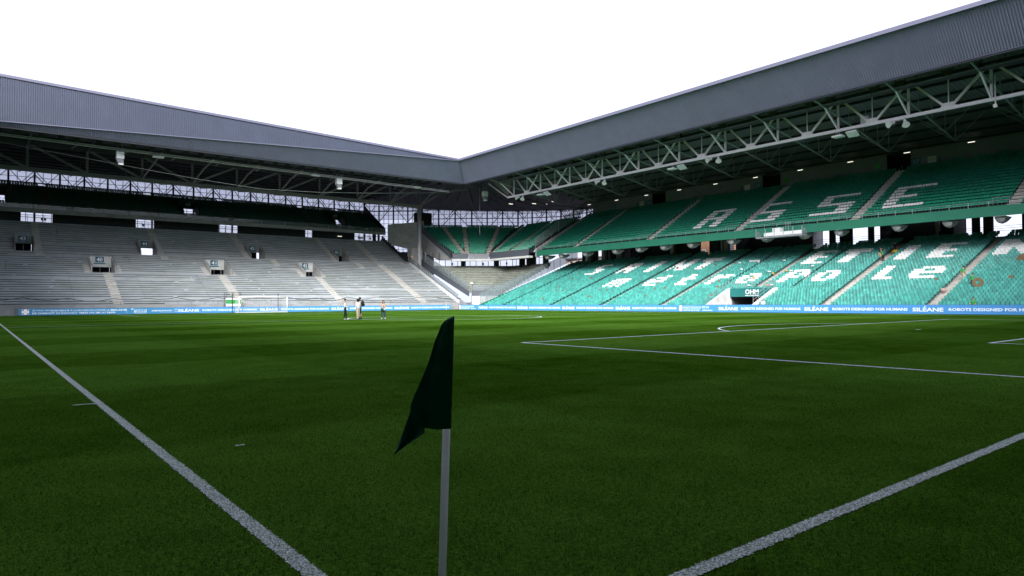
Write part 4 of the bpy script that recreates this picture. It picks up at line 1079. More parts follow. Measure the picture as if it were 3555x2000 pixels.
m.add(vs, [(3*i+j, 3*i+1+j, 3*i+4+j, 3*i+3+j) for i in range(len(pr)-1) for j in (0, 1)]); m.build('ceiling', K['ceil'], RT)
MB().quad((XT, -2, ZT+.05), (XT, 106, ZT+.05), (114, 122, 27.2), (114, -2, 27.2)).build('roof_sheet', K['roof_top'], RT)
for x in (79, 84, 87.5, 91, 94.5, 98, 101.5, 104.8): MB().box(x-.1, x+.1, -2, 103.5, zc(x)-.32, zc(x)-.03).build('purlin', K['dark_steel'], RT)
def rafter(y, T_, mt, head=True):
    f = (lambda x, z: (x, y, z))
    q = MB(); q.tube(f(74.7, 25.0), f(95.4, 21.5), .11, n=8); q.tube(f(95.4, 21.5), f(105.3, zc(105)-.15), .08, n=6)
    q.build('rafter_chord', mt, T_)
    q = MB()
    xs = (84, 88, 92, 95.4); lowz = lambda x: 25.0+(x-74.7)*(21.5-25.0)/20.7
    for i, x in enumerate(xs):
        q.tube(f(x, lowz(x)), f(x, zc(x)-.3), .05, n=6)
        xn = x+ (3.6 if i < 3 else 3.0)
        q.tube(f(x, lowz(x)), f(xn, zc(xn)-.3), .045, n=6)
        if x > 90: q.tube((x, y, lowz(x)), (x-1.2, y+3.6, zc(x)-.3), .035, n=5); q.tube((x, y, lowz(x)), (x-1.2, y-3.6, zc(x)-.3), .035, n=5)
    q.build('rafter_web', mt, T_)
DY = [21.25+7.96*k for k in range(11)]
for y in [DY[0]-15.92, DY[0]-7.96]+DY: rafter(y, RT, K['rafter'])
lm = MB().box(-.08, .08, -.4, .4, -.03, .03).mesh('ceiling_lamp', K['lamp'])
for k in range(10): link('ceiling_lamp', lm, RT, (103.2-90, 29.9+8.02*k-50, 22.55-25))
# white truss under the visor
WT = thing('roof_truss', 'long off white steel roof truss hanging under the ribbed visor', 'roof truss', (81.2, 50, 22))
TX, TZ = 81.2, 22.2
MB().box(TX-.16, TX+.16, -2, 102.9, TZ-.16, TZ+.17).build('bottom_chord', K['truss_w'], WT)
MB().box(TX-.14, TX+.14, -2, 102.9, 25.9, 26.2).build('top_chord', K['dark_steel'], WT)  # part of the white truss; its shade is put into the dark colour
for y in [DY[0]-15.92, DY[0]-7.96]+DY:
    MB().bar((TX, y, TZ), (TX, y, 25.9), .24, .2, up=(1, 0, 0)).build('vertical', K['truss_w'], WT)
    MB().bar((TX, y, TZ+.05), (TX-3.6, y, 24.65), .2, .16, up=(0, 1, 0)).build('forward_strut', K['truss_w'], WT)
    if y < 100:
        yv = y+3.95
        MB().bar((TX, yv-.25, TZ+.15), (TX, y+.25, 25.95), .24, .2, up=(1, 0, 0)).build('diagonal', K['truss_w'], WT)
        MB().bar((TX, yv+.25, TZ+.15), (TX, y+7.7, 25.95), .24, .2, up=(1, 0, 0)).build('diagonal', K['truss_w'], WT)
        MB().bar((TX, yv, TZ+.2), (TX, yv, 25.95), .1).build('hanger', K['truss_w'], WT)
        MB().prism([(yv-.75, TZ+.17), (yv+.75, TZ+.17), (yv+.5, TZ+.62), (yv-.5, TZ+.62)], 'x', TX-.18, TX+.18).build('gusset_plate', K['truss_w'], WT)
        MB().tube((TX, y, TZ+.2), (TX+5, y+3.5, 25.6), .05, n=5).build('sway_brace', K['dark_steel'], WT)
MB().bar((TX, 102.9, TZ), (TX-2.0, 106.6, 25.3), .2, .2).build('end_post', K['truss_w'], WT)
MB().add([(TX+.02, 102.7, TZ+.2), (TX+.02, 101.2, 25.8), (TX-1.4, 105.6, 25.2)], [(0, 1, 2), (2, 1, 0)]).build('end_plate', K['truss_g'], WT)
# catwalk with floodlights behind the visor edge
CW = thing('catwalk', 'dark lighting catwalk hung behind the edge of the ribbed visor', 'catwalk', (77.6, 50, 24.4))
MB().box(77.2, 78.4, -2, 102, 24.55, 24.72).build('deck', K['dark_steel'], CW)
for z in (25.1, 25.6): MB().tube((77.15, -2, z), (77.15, 102, z), .03, n=5).build('rail', K['mid_steel'], CW)
MB().box(77.08, 77.2, -2, 102, 24.55, 24.62).build('toe_board', K['mid_steel'], CW)
hm = MB().box(-.03, .03, -.03, .03, 0, 2.3).mesh('hanger', K['dark_steel'])
for k in range(52): link('hanger', hm, CW, (0, -1+2*k-50, .1))
def flood_mesh():
    m = MB(); m.box(-.28, .22, -.42, .42, -.36, .30); m.box(-.33, -.28, -.46, .46, -.40, .34); m.bar((.0, -.5, -.1), (.0, -.5, .55), .05); m.bar((.0, .5, -.1), (.0, .5, .55), .05); m.bar((0, -.5, .55), (0, .5, .55), .05)
    return m.mesh('floodlight', K['rubber'])
fm = flood_mesh()
for k in range(36):
    if k % 6 in (2, 5): continue
    y = 14+2.45*k+random.uniform(-.25, .25)
    o = link('floodlight', fm, None, (77.4, y, 25.0)); o.rotation_euler = (0, R(-20), random.uniform(-.3, .3)); tag(o, 'black floodlight on the catwalk behind the visor above the white truss', 'floodlight', 'floodlights above the white truss')
# horn loudspeakers, panels and cameras on the white truss
def horn_pair(y, between):
    t = thing('horn_speaker', 'pair of white horn loudspeakers under the white truss '+between, 'loudspeaker', (TX, y, 21.95), group='horn speakers on the white truss')
    for s, d in ((-.55, (-.5, -.35, -.75)), (.55, (-.8, .5, -.35))):
        a = Vector((TX, y+s, 21.85)); v = Vector(d).normalized()
        MB().tube(a, a+v*.3, .16, .16, 10).build('driver', K['casing'], t); MB().tube(a+v*.3, a+v*.85, .16, .42, 12).build('horn', K['casing'], t)
    MB().bar((TX, y-.6, 22.0), (TX, y+.6, 22.0), .08).build('bracket', K['galv'], t)
for y, s in ((98.6, 'near its far end'), (77.0, 'above the capital letters'), (54.8, 'between two flat panels'), (30.2, 'beside the long hanging rod')): horn_pair(y, s)
def flat_panel(y, s):
    t = thing('flat_luminaire', 'two flat white luminaires clamped under the white truss '+s, 'luminaire', (TX, y, 21.7), group='flat luminaires on the white truss')
    for dy, tl in ((.85, 0), (-.85, .5)):
        c = Vector((TX-.1, y+dy, 21.45)); u = Vector((math.cos(tl), 0, -math.sin(tl)))*.5; v = Vector((0, .62, 0)); n_ = Vector((math.sin(tl), 0, math.cos(tl)))*.09
        MB().add([c-u-v-n_, c+u-v-n_, c+u+v-n_, c-u+v-n_, c-u-v+n_, c+u-v+n_, c+u+v+n_, c-u+v+n_], [(3, 2, 1, 0), (4, 5, 6, 7), (0, 1, 5, 4), (1, 2, 6, 5), (2, 3, 7, 6), (3, 0, 4, 7)]).build('head', K['casing'], t)
        for e in (-.12, .12): MB().bar((TX, y+dy+e, 21.5), (TX, y+dy+e, 22.3), .04).build('clamp', K['galv'], t)
for y, s in ((91.8, 'near the corner'), (61.4, 'above the first S'), (36.3, 'above the letter E')): flat_panel(y, s)
t = thing('hanging_rod', 'long white rod hanging through the white truss', 'rod', (TX, 20.85, 21.4))
MB().tube((TX-.25, 20.85, 21.5), (TX-.25, 20.85, 24.6), .07, n=8).build('rod', K['casing'], t); MB().box(TX-.45, TX-.1, 20.7, 21.0, 21.25, 21.55).build('foot', K['casing'], t)
t = thing('speaker_box', 'grey loudspeaker box on rails inside the white truss', 'loudspeaker', (TX+1, 34.4, 22.6))
MB().box(TX+.8, TX+1.4, 34.0, 34.9, 22.6, 23.5).build('cabinet', K['casing'], t); MB().bar((TX+1.1, 34.4, 23.5), (TX+1.1, 34.4, 24.4), .05).build('bracket', K['galv'], t)

# ------------------------------------------------------------------ roof of the stand behind the goal
LT = thing('stand_roof', 'roof with folded ribbed grey visor over the bare terrace', 'roof', (34, 120, 25))
def yf(x): return 107.9-(x-.8)*2.9/70.4
def zf(x): return ZB+(YM-yf(x))*(ZT-ZB)/(YM-YMT)
def zt(x): return 31.4-(x-.8)*2.72/70.4
n_l = Vector((0, -(ZT-ZB), -(YM-YMT))).normalized()
def left_panel(x0, x1):
    m = MB(); pr = ribs(x0, x1); vs = []
    for x, d in pr:
        y, z = (yf(x), zf(x)) if x <= XT else (YM-(XB-x)*(YM-YMT)/(XB-XT), ZB+(XB-x)*(ZT-ZB)/(XB-XT))
        for j in (0, 1): vs.append(Vector((x, YM+(y-YM)*j, ZB+(z-ZB)*j))-n_l*d)
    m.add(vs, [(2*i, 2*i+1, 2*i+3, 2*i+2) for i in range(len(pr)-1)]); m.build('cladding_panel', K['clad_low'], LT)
    if x0 < XT:
        m = MB(); pr = ribs(x0, min(x1, XT)); vs = []
        for x, d in pr:
            for z in (zf(x)+.05, zt(x)): vs.append((x, yf(x)-.08+d, z))
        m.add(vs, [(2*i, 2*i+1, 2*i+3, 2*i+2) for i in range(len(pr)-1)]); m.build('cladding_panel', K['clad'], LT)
for k in range(11): left_panel(-9+8*k, min(-9+8*k+8, XB-.02))
MB().bar((-9, yf(-9)-.1, zf(-9)+.02), (XT, yf(XT)-.1, zf(XT)+.02), .1, .1).build('fold_trim', K['flash'], LT)
MB().bar((-9, yf(-9)-.05, zt(-9)+.12), (XT, yf(XT)-.05, zt(XT)+.12), .3, .36).build('ridge_flashing', K['flash'], LT)
MB().box(-9, 73.9, YM+.05, YM+.4, 24.75, 25.5).build('edge_beam', K['dark_steel'], LT)
MB().quad((-9, yf(-9), zt(-9)), (XT, YMT, ZT), (80, 158, 29.5), (-9, 158, 31)).build('roof_sheet', K['roof_top'], LT)
m = MB(); pr = ribs(-9, 76.4, .5); vs = []
for x, d in pr:
    for y in (109.0, 130, 157): vs.append((x, y, 27.55+d))
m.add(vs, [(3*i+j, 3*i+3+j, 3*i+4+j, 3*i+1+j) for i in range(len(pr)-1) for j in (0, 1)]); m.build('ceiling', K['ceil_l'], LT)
for y in [112+3.1*k for k in range(15)]: MB().box(-9, 76, y-.1, y+.1, 27.2, 27.5).build('purlin', K['dark_steel'], LT)
LN = [-3.25, 4.85, 12.95, 21.1, 29.2, 37.0, 45.1, 53.25, 61.6, 69.3, 76.8]
for x in LN:
    q = MB(); lowz = lambda y: 26.9 if y < 129.5 else 23.3+(y-129.5)*(26.9-23.3)/27
    q.tube((x, 108.8, 26.9), (x, 129.5, 26.9), .12, n=7); q.tube((x, 129.5, 23.3), (x, 156.4, 26.9), .1, n=7); q.build('rafter_chord', K['dim_steel'], LT)
    q = MB()
    for k in range(4, 10):
        y = 113+4.2*k; q.tube((x, y, lowz(y)), (x, y, 27.3), .06, n=5); q.tube((x, y, lowz(y)), (x, min(y+4.2, 156), 27.3), .05, n=5)
    q.build('rafter_web', K['dim_steel'], LT)
# big dark truss on the round column
DT = thing('roof_truss', 'dark olive steel roof truss spanning above the bare terrace', 'roof truss', (34, 129.5, 22.8))
MB().box(-9, 77.4, 129.15, 129.75, 22.75, 23.4).build('bottom_chord', K['truss_g'], DT)
MB().box(-9, 77.4, 129.2, 129.7, 27.0, 27.5).build('top_chord', K['dim_steel'], DT)
for i, x in enumerate(LN):
    MB().bar((x, 129.4, 23.3), (x, 129.4, 27.1), .34, .3, up=(0, 1, 0)).build('vertical', K['truss_g'], DT)
    if i+1 < len(LN):
        xn = LN[i+1]
        if x < 28: MB().bar((x+.2, 129.4, 27.1), (xn-.2, 129.4, 23.35), .36, .3, up=(0, 1, 0)).build('diagonal', K['truss_g'], DT)
        else: MB().bar((x+.2, 129.4, 23.35), (xn-.2, 129.4, 27.1), .36, .3, up=(0, 1, 0)).build('diagonal', K['truss_g'], DT)
    if x > 20: MB().bar((x, 129.2, 23.35), (x+1.2, 126.8, 25.6), .26).bar((x+1.2, 126.8, 25.6), (x+1.6, 121.5, 26.6), .26).build('raking_strut', K['truss_g'], DT)
MB().bar((76.9, 129.4, 23.3), (79.5, 125.5, 25.6), .36).bar((79.5, 125.5, 25.6), (82.5, 121.5, 26.4), .36).build('raking_strut', K['truss_g'], DT)
# bright service rail under the left visor edge
SR = thing('service_rail', 'thin bright steel service rail hung along the left visor edge', 'rail', (34, 111.5, 24.4))
def rz(x): return 24.75-(x+9)*.011
for dz, r_ in ((0, .05), (-.18, .03), (-.3, .035)): MB().tube((-9, 111.5, rz(-9)+dz), (73, 111.5, rz(73)+dz), r_, n=5).build('rail', K['truss_w'], SR)
hm = MB().box(-.02, .02, -.02, .02, -.3, .7).mesh('hanger', K['dark_steel'])
for k in range(28): x = -8+3*k; link('hanger', hm, SR, (x-34, 0, rz(x)-24.4))
for k in range(9): x = 10+6.4*k; MB().bar((x, 111.4, rz(x)-.2), (x-1.0, 110.6, rz(x)-1.0), .05).build('arm', K['galv'], SR)
MB().box(-9, 73.5, 109.6, 110.4, 24.9, 25.0).build('deck', K['dark_steel'], SR)
for k in range(34):
    x = -4+2.3*k+random.uniform(-.3, .3)
    if x > 72: break
    o = link('floodlight', fm, None, (x, 109.7, 25.0+.0)); o.location.z = 24.75; o.scale = (.75, .75, .75); o.rotation_euler = (0, R(-20), R(90)+random.uniform(-.3, .3)); tag(o, 'black floodlight under the visor above the service rail', 'floodlight', 'floodlights above the service rail')
def line_array(x, y, z, label):
    t = thing('line_array_speaker', label, 'loudspeaker', (x, y, z))
    for k in range(2): MB().bar((x-.35+.7*k, y, z+.2), (x-.35+.7*k, y, z+1.1), .07).build('bracket', K['galv'], t)
    MB().box(x-.5, x+.5, y-.4, y+.4, z-.75, z+.25).build('cabinet', K['casing'], t)
    for k in range(4):
        a = .12*k; MB().box(x-.5+.1*k, x+.42, y-.35+a*.3, y+.35, z-.98-.22*k, z-.78-.22*k).build('speaker_module', K['mid_steel'] if k < 3 else K['casing'], t)
line_array(15.1, 111.4, 23.7, 'white loudspeaker array hanging near the left end of the service rail')
line_array(49.4, 111.4, 23.5, 'white loudspeaker array hanging from the service rail nearer the corner')
line_array(80.3, 109.3, 23.9, 'white loudspeaker array hanging in the corner beside the white truss')
for x, s in ((20.2, 'beside the left loudspeaker array'), (45.1, 'left of the second loudspeaker array'), (65.5, 'near the roof corner')):
    t = thing('flat_luminaire', 'flat white luminaire hanging from the service rail '+s, 'luminaire', (x, 111.5, 24)); MB().box(x-.75, x+.75, 111.1, 111.8, 23.75, 23.98).build('head', K['casing'], t)
    for e in (-.15, .15): MB().bar((x+e, 111.5, 23.95), (x+e, 111.5, 24.5), .05).build('clamp', K['galv'], t)
cab = [(x, 111.5-.0*x, 23.55-3.4*math.sin(math.pi*min(1, (x+9)/96))) for x in np.linspace(-9, 34, 16)]
pts = [(float(x), 112.5, float(np.interp(x, [-9, 1, 15, 26, 36, 46, 57, 68, 78], [24.6, 23.6, 22.3, 21.3, 20.7, 21.1, 22.0, 23.1, 24.7]))) for x in np.linspace(-9, 78, 60)]
tag(MB().path(pts, .03, 5).build('suspension_cable', K['galv']), 'thin pale cable sagging in front of the dark olive truss', 'cable')
# ------------------------------------------------------------------ corner roof
CR = thing('corner_roof', 'dark roof soffit over the corner seats', 'roof', (90, 125, 25))
O_ = (74.9, 108.8, 27.3); ring = [(76.4, 109, 27.5), (76.4, 157, 27.5), (89, 148, 25.4), (98, 139, 24.7), (107.5, 132, 24.6), (114.2, 122.8, 24.4), (114.2, 104, 23.0), (75.5, 104, 27.15)]
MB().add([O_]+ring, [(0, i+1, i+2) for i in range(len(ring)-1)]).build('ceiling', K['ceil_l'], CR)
for (x, y, z) in ((84, 151.5, 26.2), (89, 147.6, 25.2), (94, 142.5, 24.9), (98.5, 138, 24.5), (103.5, 134.3, 24.4), (108, 130.5, 24.3), (111.5, 126, 24.2), (112.5, 119, 24), (112, 111, 23.6)):
    a = Vector((76.5, 110.5, 25.6)); b_ = Vector((x, y, z-.3)); mid = a+(b_-a)*.62; mid.z -= 1.0
    q = MB(); q.tube(a, mid, .12, n=6); q.tube(mid, b_, .1, n=6); q.build('rafter_chord', K['dim_steel'], CR); q = MB()
    for k in range(1, 8):
        p = a+(mid-a)*(k/8); zt_ = 27.3-(p-a).length*.075; q.tube(p, (p.x, p.y, zt_), .05, n=5); p2 = a+(mid-a)*((k+.9)/8); q.tube(p, (p2.x, p2.y, zt_-.2), .04, n=5)
    q.build('rafter_web', K['dim_steel'], CR)
MB().quad((XT, YMT, ZT+.1), (114, 122, 27.4), (105, 134, 27.8), (80, 158, 29.6)).build('roof_sheet', K['roof_top'], CR)
for (x, y) in ((94, 118), (98, 114.5), (100.5, 113.5), (99.5, 109.5)): MB().box(x-.5, x+.5, y-.14, y+.14, 23.75, 23.83).build('ceiling_lamp', K['lamp'], CR)
t = thing('hanging_cable', 'thin pale cable hanging down from the roof corner', 'cable', (83, 118, 12)); MB().tube((80.2, 111, 15.5), (80.2, 111, 25.4), .03, n=5).build('cable', K['galv'], t)
# ------------------------------------------------------------------ corner flag beside the camera
HR = Vector((RIGHT.x, RIGHT.y, 0)).normalized(); HF = Vector((FWD.x, FWD.y, 0)).normalized()
FB = Vector((.017, .012, 0))
t = thing('corner_flag', 'dark green corner flag hanging limp on a grey pole in the near corner', 'corner flag', FB)
top = Vector((.036, -.028, 1.388))            # pole leans a little
MB().tube(FB, FB+top, .0155, .0155, 16).build('pole', K['pole'], t, smooth=True)
MB().tube(FB+Vector((0, 0, -.02)), FB+Vector((0, 0, .02)), .03, .02, 12).build('base', K['rubber'], t)
def flag():
    # outline in millimetres from the pole top, u to the camera's left, v downward
    U = [(0, 0), (14, 23), (24, 52), (42, 100), (62, 178), (92, 260), (118, 325), (124, 345), (122, 372), (110, 400), (98, 428)]
    us, vs_ = [p[0] for p in U], [p[1] for p in U]; m = MB(); NR, NC = 26, 22; P0 = FB+top+HR*.015+Vector((0, 0, .022)); dn = (-top).normalized()
    def pt(u, v, d): return P0-HR*(u/1000)+dn*(v/1000)-HF*(d/1000)
    for lay in (0, 1):
        grid_ = []
        for i in range(NR+1):
            if lay == 0:
                v = 432*i/NR; w_ = 34+np.interp(v, vs_, us)*1.0 if v > 1 else 8; w_ = min(w_, 10+v*1.6)
                row = []
                for j in range(NC+1):
                    s = j/NC; u = -6+w_*s
                    sm = min(1, s/.35)**2; fold = 15*math.sin(s*8.2+v*.004)*min(1, v/130)*(.3+s)*sm+18*s*math.sin(v*.006+1)*sm
                    row.append(pt(u, v-s*s*4*(v/432), 22-fold))
            else:
                v = 345+189*i/NR; f_ = (v-345)/189
                ul = 148+66*f_; ur = 100 if v < 455 else min(ul, 102+(v-455)/79*112)
                row = [pt(ur+(ul-ur)*j/NC+ (0 if f_ > .3 else 0), v-(1-j/NC)*0, -10-8*math.sin(j*.5+f_*3)) for j in range(NC+1)]
            grid_.append(row)
        vv = [p for r_ in grid_ for p in r_]; m.add(vv, [(i*(NC+1)+j, i*(NC+1)+j+1, (i+1)*(NC+1)+j+1, (i+1)*(NC+1)+j) for i in range(NR) for j in range(NC)])
    o = m.build('flag', K['flag'], t, smooth=True); md = o.modifiers.new('thick', 'SOLIDIFY'); md.thickness = .0015
flag()
t = thing('corner_flag', 'white corner flag pole with dark flag in front of the corner LED boards', 'corner flag', (68, 105, 0))
MB().tube((68, 105, 0), (68, 105, 1.5), .03, n=8).build('pole', K['goal'], t); MB().add([(68, 105, 1.5), (68.1, 104.95, 1.2), (68.04, 105, 1.05), (67.98, 105.02, 1.5)], [(0, 1, 2, 3), (3, 2, 1, 0)]).build('flag', K['flag'], t)
# ------------------------------------------------------------------ far goal
t = thing('goal', 'white football goal with net in front of the bare terrace', 'goal', (34, 105, 0))
for x in (30.28, 37.72): MB().tube((x, 105, 0), (x, 105, 2.5), .07, n=10).build('post', K['goal'], t, smooth=True)
MB().tube((30.28, 105, 2.5), (37.72, 105, 2.5), .07, n=10).build('crossbar', K['goal'], t, smooth=True)
MB().bar((30.3, 105, .06), (30.3, 107, .06), .1).bar((37.7, 105, .06), (37.7, 107, .06), .1).bar((30.3, 107, .06), (37.7, 107, .06), .1).build('ground_frame', K['goal'], t)
q = MB()
for k in range(32):
    x = 30.3+7.4*k/31; q.bar((x, 107, .05), (x, 106.9, 2.35), .012); q.bar((x, 106.9, 2.35), (x, 105.05, 2.48), .012)
for k in range(12): z = .1+2.25*k/11; q.bar((30.3, 107-.1*k/11, z), (37.7, 107-.1*k/11, z), .012)
for x in (30.3, 37.7):
    for k in range(9): q.bar((x, 105.1+.22*k, 0), (x, 105.1+.22*k, 2.47-.012*k), .012)
    for k in range(10): q.bar((x, 105.05, .1+.24*k), (x, 106.95, .1+.23*k), .012)
q.build('net', K['net'], t)
for x, s in ((30.1, 'left'), (37.3, 'right')):
    tag(MB().tube((x, 107.9, 0), (x, 107.9, 3.05), .06, n=8).build('net_pole', K['rubber']), 'black net pole behind the goal beside its '+('green and white camera stand' if s == 'left' else 'post nearer the corner'), 'pole')
t = thing('camera_stand', 'small camera stand with black rails and green and white banner', 'platform', (31, 111.2, 0))
for x in (29.9, 31.1, 32.2):
    for y in (110.6, 111.6): MB().bar((x, y, .9), (x, y, 3.3), .06).build('post', K['rubber'], t)
for z in (2.85, 3.28): MB().bar((29.9, 110.6, z), (32.2, 110.6, z), .06).build('rail', K['rubber'], t)
for z0, z1, mm in ((1.0, 1.42, 'casing'), (1.44, 2.05, 'shirt_g'), (2.07, 2.35, 'casing')): MB().box(29.85, 32.2, 110.5, 110.55, z0, z1).build('banner_panel', K[mm], t)
MB().box(29.9, 32.2, 110.6, 111.7, 2.3, 2.4).build('deck', K['dark_steel'], t)

# ------------------------------------------------------------------ people
def skin_body(J, E_, rad, mats, bone_mat, root='pelvis'):
    bm = bmesh.new(); idx = {}; lay = bm.verts.layers.skin.verify()
    for k, p in J.items():
        v = bm.verts.new(p); idx[k] = v; r_ = rad[k]; v[lay].radius = (r_, r_) if not isinstance(r_, tuple) else r_
        v[lay].use_root = (k == root)
    for a, b_ in E_: bm.edges.new((idx[a], idx[b_]))
    me = bpy.data.meshes.new('b'); bm.to_mesh(me); bm.free()
    ob = bpy.data.objects.new('b', me); COL.objects.link(ob)
    md = ob.modifiers.new('s', 'SKIN'); md.use_smooth_shade = True; md.branch_smoothing = .4
    ob.modifiers.new('d', 'SUBSURF').levels = 1
    bpy.context.view_layer.update()
    out = bpy.data.meshes.new_from_object(ob.evaluated_get(bpy.context.evaluated_depsgraph_get()))
    bpy.data.objects.remove(ob); bpy.data.meshes.remove(me)
    out.materials.clear()
    for m_ in mats: out.materials.append(m_)
    segs = [(Vector(J[a]), Vector(J[b_]), bone_mat.get((a, b_), 0)) for a, b_ in E_]
    for p in out.polygons:
        best = (9, 0)
        for A, B, mi in segs:
            t_ = max(0, min(1, (p.center-A).dot(B-A)/max(1e-6, (B-A).length_squared))); d = (A+(B-A)*t_-p.center).length
            if callable(mi): mi_ = mi(t_)
            else: mi_ = mi
            if d < best[0]: best = (d, mi_)
        p.material_index = best[1]; p.use_smooth = True
    return out

def person(label, loc, yaw, h=1.75, arms=None, legs=None, lean=0., shirt='shirt_w', sleeve=.45, pants='black_c', shorts=False, shoe='shoe_w', hair='hair_d', long_hair=False, baggy=1., bare_arm=False, group=None, bald=False, crop=None):
    """faces -Y before yaw; mats: 0 shirt 1 pants 2 skin 3 shoe"""
    t = thing('person', label, 'person', loc, yaw, group); s = h/1.75; ly = -lean
    J = {'pelvis': (0, 0, .95), 'spine': (0, ly*.3, 1.14), 'chest': (0, ly*.7, 1.34), 'neck': (0, ly-.01, 1.47), 'head0': (0, ly*1.1-.02, 1.56), 'head1': (0, ly*1.15-.03, 1.66), 'head2': (0, ly*1.15-.01, 1.73)}
    rad = {'pelvis': (.175, .135), 'spine': (.165, .125), 'chest': (.185, .135), 'neck': .055, 'head0': .07, 'head1': (.078, .092), 'head2': (.06, .07)}
    E_ = [('pelvis', 'spine'), ('spine', 'chest'), ('chest', 'neck'), ('neck', 'head0'), ('head0', 'head1'), ('head1', 'head2')]
    bmt = {('neck', 'head0'): 2, ('head0', 'head1'): 2, ('head1', 'head2'): 2, ('chest', 'neck'): lambda q: 0 if q < .75 else 2, ('pelvis', 'spine'): lambda q: 1 if q < .25 else 0}
    arms = arms or {}; legs = legs or {}
    for S_, sg in (('L', 1), ('R', -1)):
        el, wr = arms.get(S_, ((.25*sg, .03, 1.13), (.27*sg, -.05, .88)))
        J['sh'+S_] = (.175*sg, ly*.85, 1.40); J['el'+S_] = el; J['wr'+S_] = wr
        d = (Vector(wr)-Vector(el)).normalized(); J['ha'+S_] = tuple(Vector(wr)+d*.09)
        rad.update({'sh'+S_: .072, 'el'+S_: .055, 'wr'+S_: .034, 'ha'+S_: .036})
        E_ += [('chest', 'sh'+S_), ('sh'+S_, 'el'+S_), ('el'+S_, 'wr'+S_), ('wr'+S_, 'ha'+S_)]
        bmt[('sh'+S_, 'el'+S_)] = 2 if bare_arm else ((lambda q: 0 if q < min(1, sleeve*2) else 2)); bmt[('el'+S_, 'wr'+S_)] = (0 if sleeve > .9 else 2) if not bare_arm else 2; bmt[('wr'+S_, 'ha'+S_)] = 2; bmt[('chest', 'sh'+S_)] = 2 if bare_arm else 0
        kn, an = legs.get(S_, ((.10*sg, -.02, .50), (.105*sg, .03, .09)))
        J['hip'+S_] = (.085*sg, 0, .90); J['kn'+S_] = kn; J['an'+S_] = an; J['toe'+S_] = (an[0]*1.05, an[1]-.17, an[2]-.045)
        rad.update({'hip'+S_: .095*min(1.15, baggy), 'kn'+S_: .066*baggy, 'an'+S_: .044*(baggy if not shorts else 1), 'toe'+S_: .038})
        if shorts: rad['kn'+S_] = .062; 
        E_ += [('pelvis', 'hip'+S_), ('hip'+S_, 'kn'+S_), ('kn'+S_, 'an'+S_), ('an'+S_, 'toe'+S_)]
        bmt[('pelvis', 'hip'+S_)] = 1; bmt[('hip'+S_, 'kn'+S_)] = 1
        bmt[('kn'+S_, 'an'+S_)] = (lambda q: 2 if q < .72 else 3) if shorts else 1; bmt[('an'+S_, 'toe'+S_)] = 3
    J = {k: tuple(Vector(v)*s) for k, v in J.items()}; rad = {k: (v*s if not isinstance(v, tuple) else tuple(q*s for q in v)) for k, v in rad.items()}
    me = skin_body(J, E_, rad, [K[shirt], K[pants], K['skin'], K[shoe]], bmt)
    # fingers, nose, ears and eyes joined into the same body mesh
    bm = bmesh.new(); bm.from_mesh(me); q = MB()
    for S_, sg in (('L', 1), ('R', -1)):
        a, b_ = Vector(J['wr'+S_]), Vector(J['ha'+S_]); d = (b_-a).normalized(); side = d.cross(Vector((0, 0, 1)));
        side = side.normalized() if side.length > .1 else Vector((0, 1, 0)); curl = d.cross(side).normalized()
        for k, L_ in enumerate((.060, .072, .076, .066)):
            o = b_+side*(.020*(k-1.5))*s; q.tube(o, o+(d*.6+curl*.1)*L_*s, .009*s, .008*s, 5); o2 = o+(d*.6+curl*.1)*L_*s; q.tube(o2, o2+(d*.5+curl*.45)*L_*.7*s, .008*s, .006*s, 5)
        o = a+d*.03*s-side*.03*s; q.tube(o, o+(d*.6-side*.6)*.06*s, .010*s, .008*s, 5)
    hd = Vector(J['head1']); q.ball(hd+Vector((0, -.088, -.02))*s, .012*s, .018*s, .02*s, 6, 4)
    for sg in (1, -1): q.ball(hd+Vector((.078*sg, .01, -.01))*s, .012*s, .02*s, .03*s, 6, 4)
    n0 = len(bm.verts); vv = [bm.verts.new(p) for p in q.v]
    for f in q.f:
        fc = bm.faces.new([vv[i] for i in f]); fc.material_index = 2
    bm.to_mesh(me); bm.free(); me.name = 'body'; link('body', me, t)
    e = MB()
    for sg in (1, -1): e.ball(hd+Vector((.032*sg, -.083, .012))*s, .010*s, .006*s, .007*s, 6, 4)
    link('eyes', e.mesh('eyes', K['rubber']), t)
    link('mouth', MB().ball(hd+Vector((0, -.083, -.055))*s, .022*s, .006*s, .005*s, 6, 4).mesh('mouth', K['ledr']), t)
    hb = MB(); c = hd+Vector((0, .018, .035))*s
    hb.ball(c, .094*s, .105*s, .092*s, 12, 8)
    if long_hair:
        for (dx, dy, dz, rx, rz_) in ((-.07, .02, -.1, .05, .17), (.07, .02, -.1, .05, .17), (0, .08, -.12, .08, .2)): hb.ball(hd+Vector((dx, dy, dz))*s, rx*s, .045*s, rz_*s, 8, 6)
    ho = link('hair', hb.mesh('hair', K[hair], smooth=True), t)
    # keep the face free: cut the hair shell below the brow in front
    bm = bmesh.new(); bm.from_mesh(ho.data)
    dead = [v for v in bm.verts if v.co.y < hd.y-.03*s and v.co.z < hd.z+.05*s and abs(v.co.x) < .075*s]
    bmesh.ops.delete(bm, geom=dead, context='VERTS'); bm.to_mesh(ho.data); bm.free()
    return t

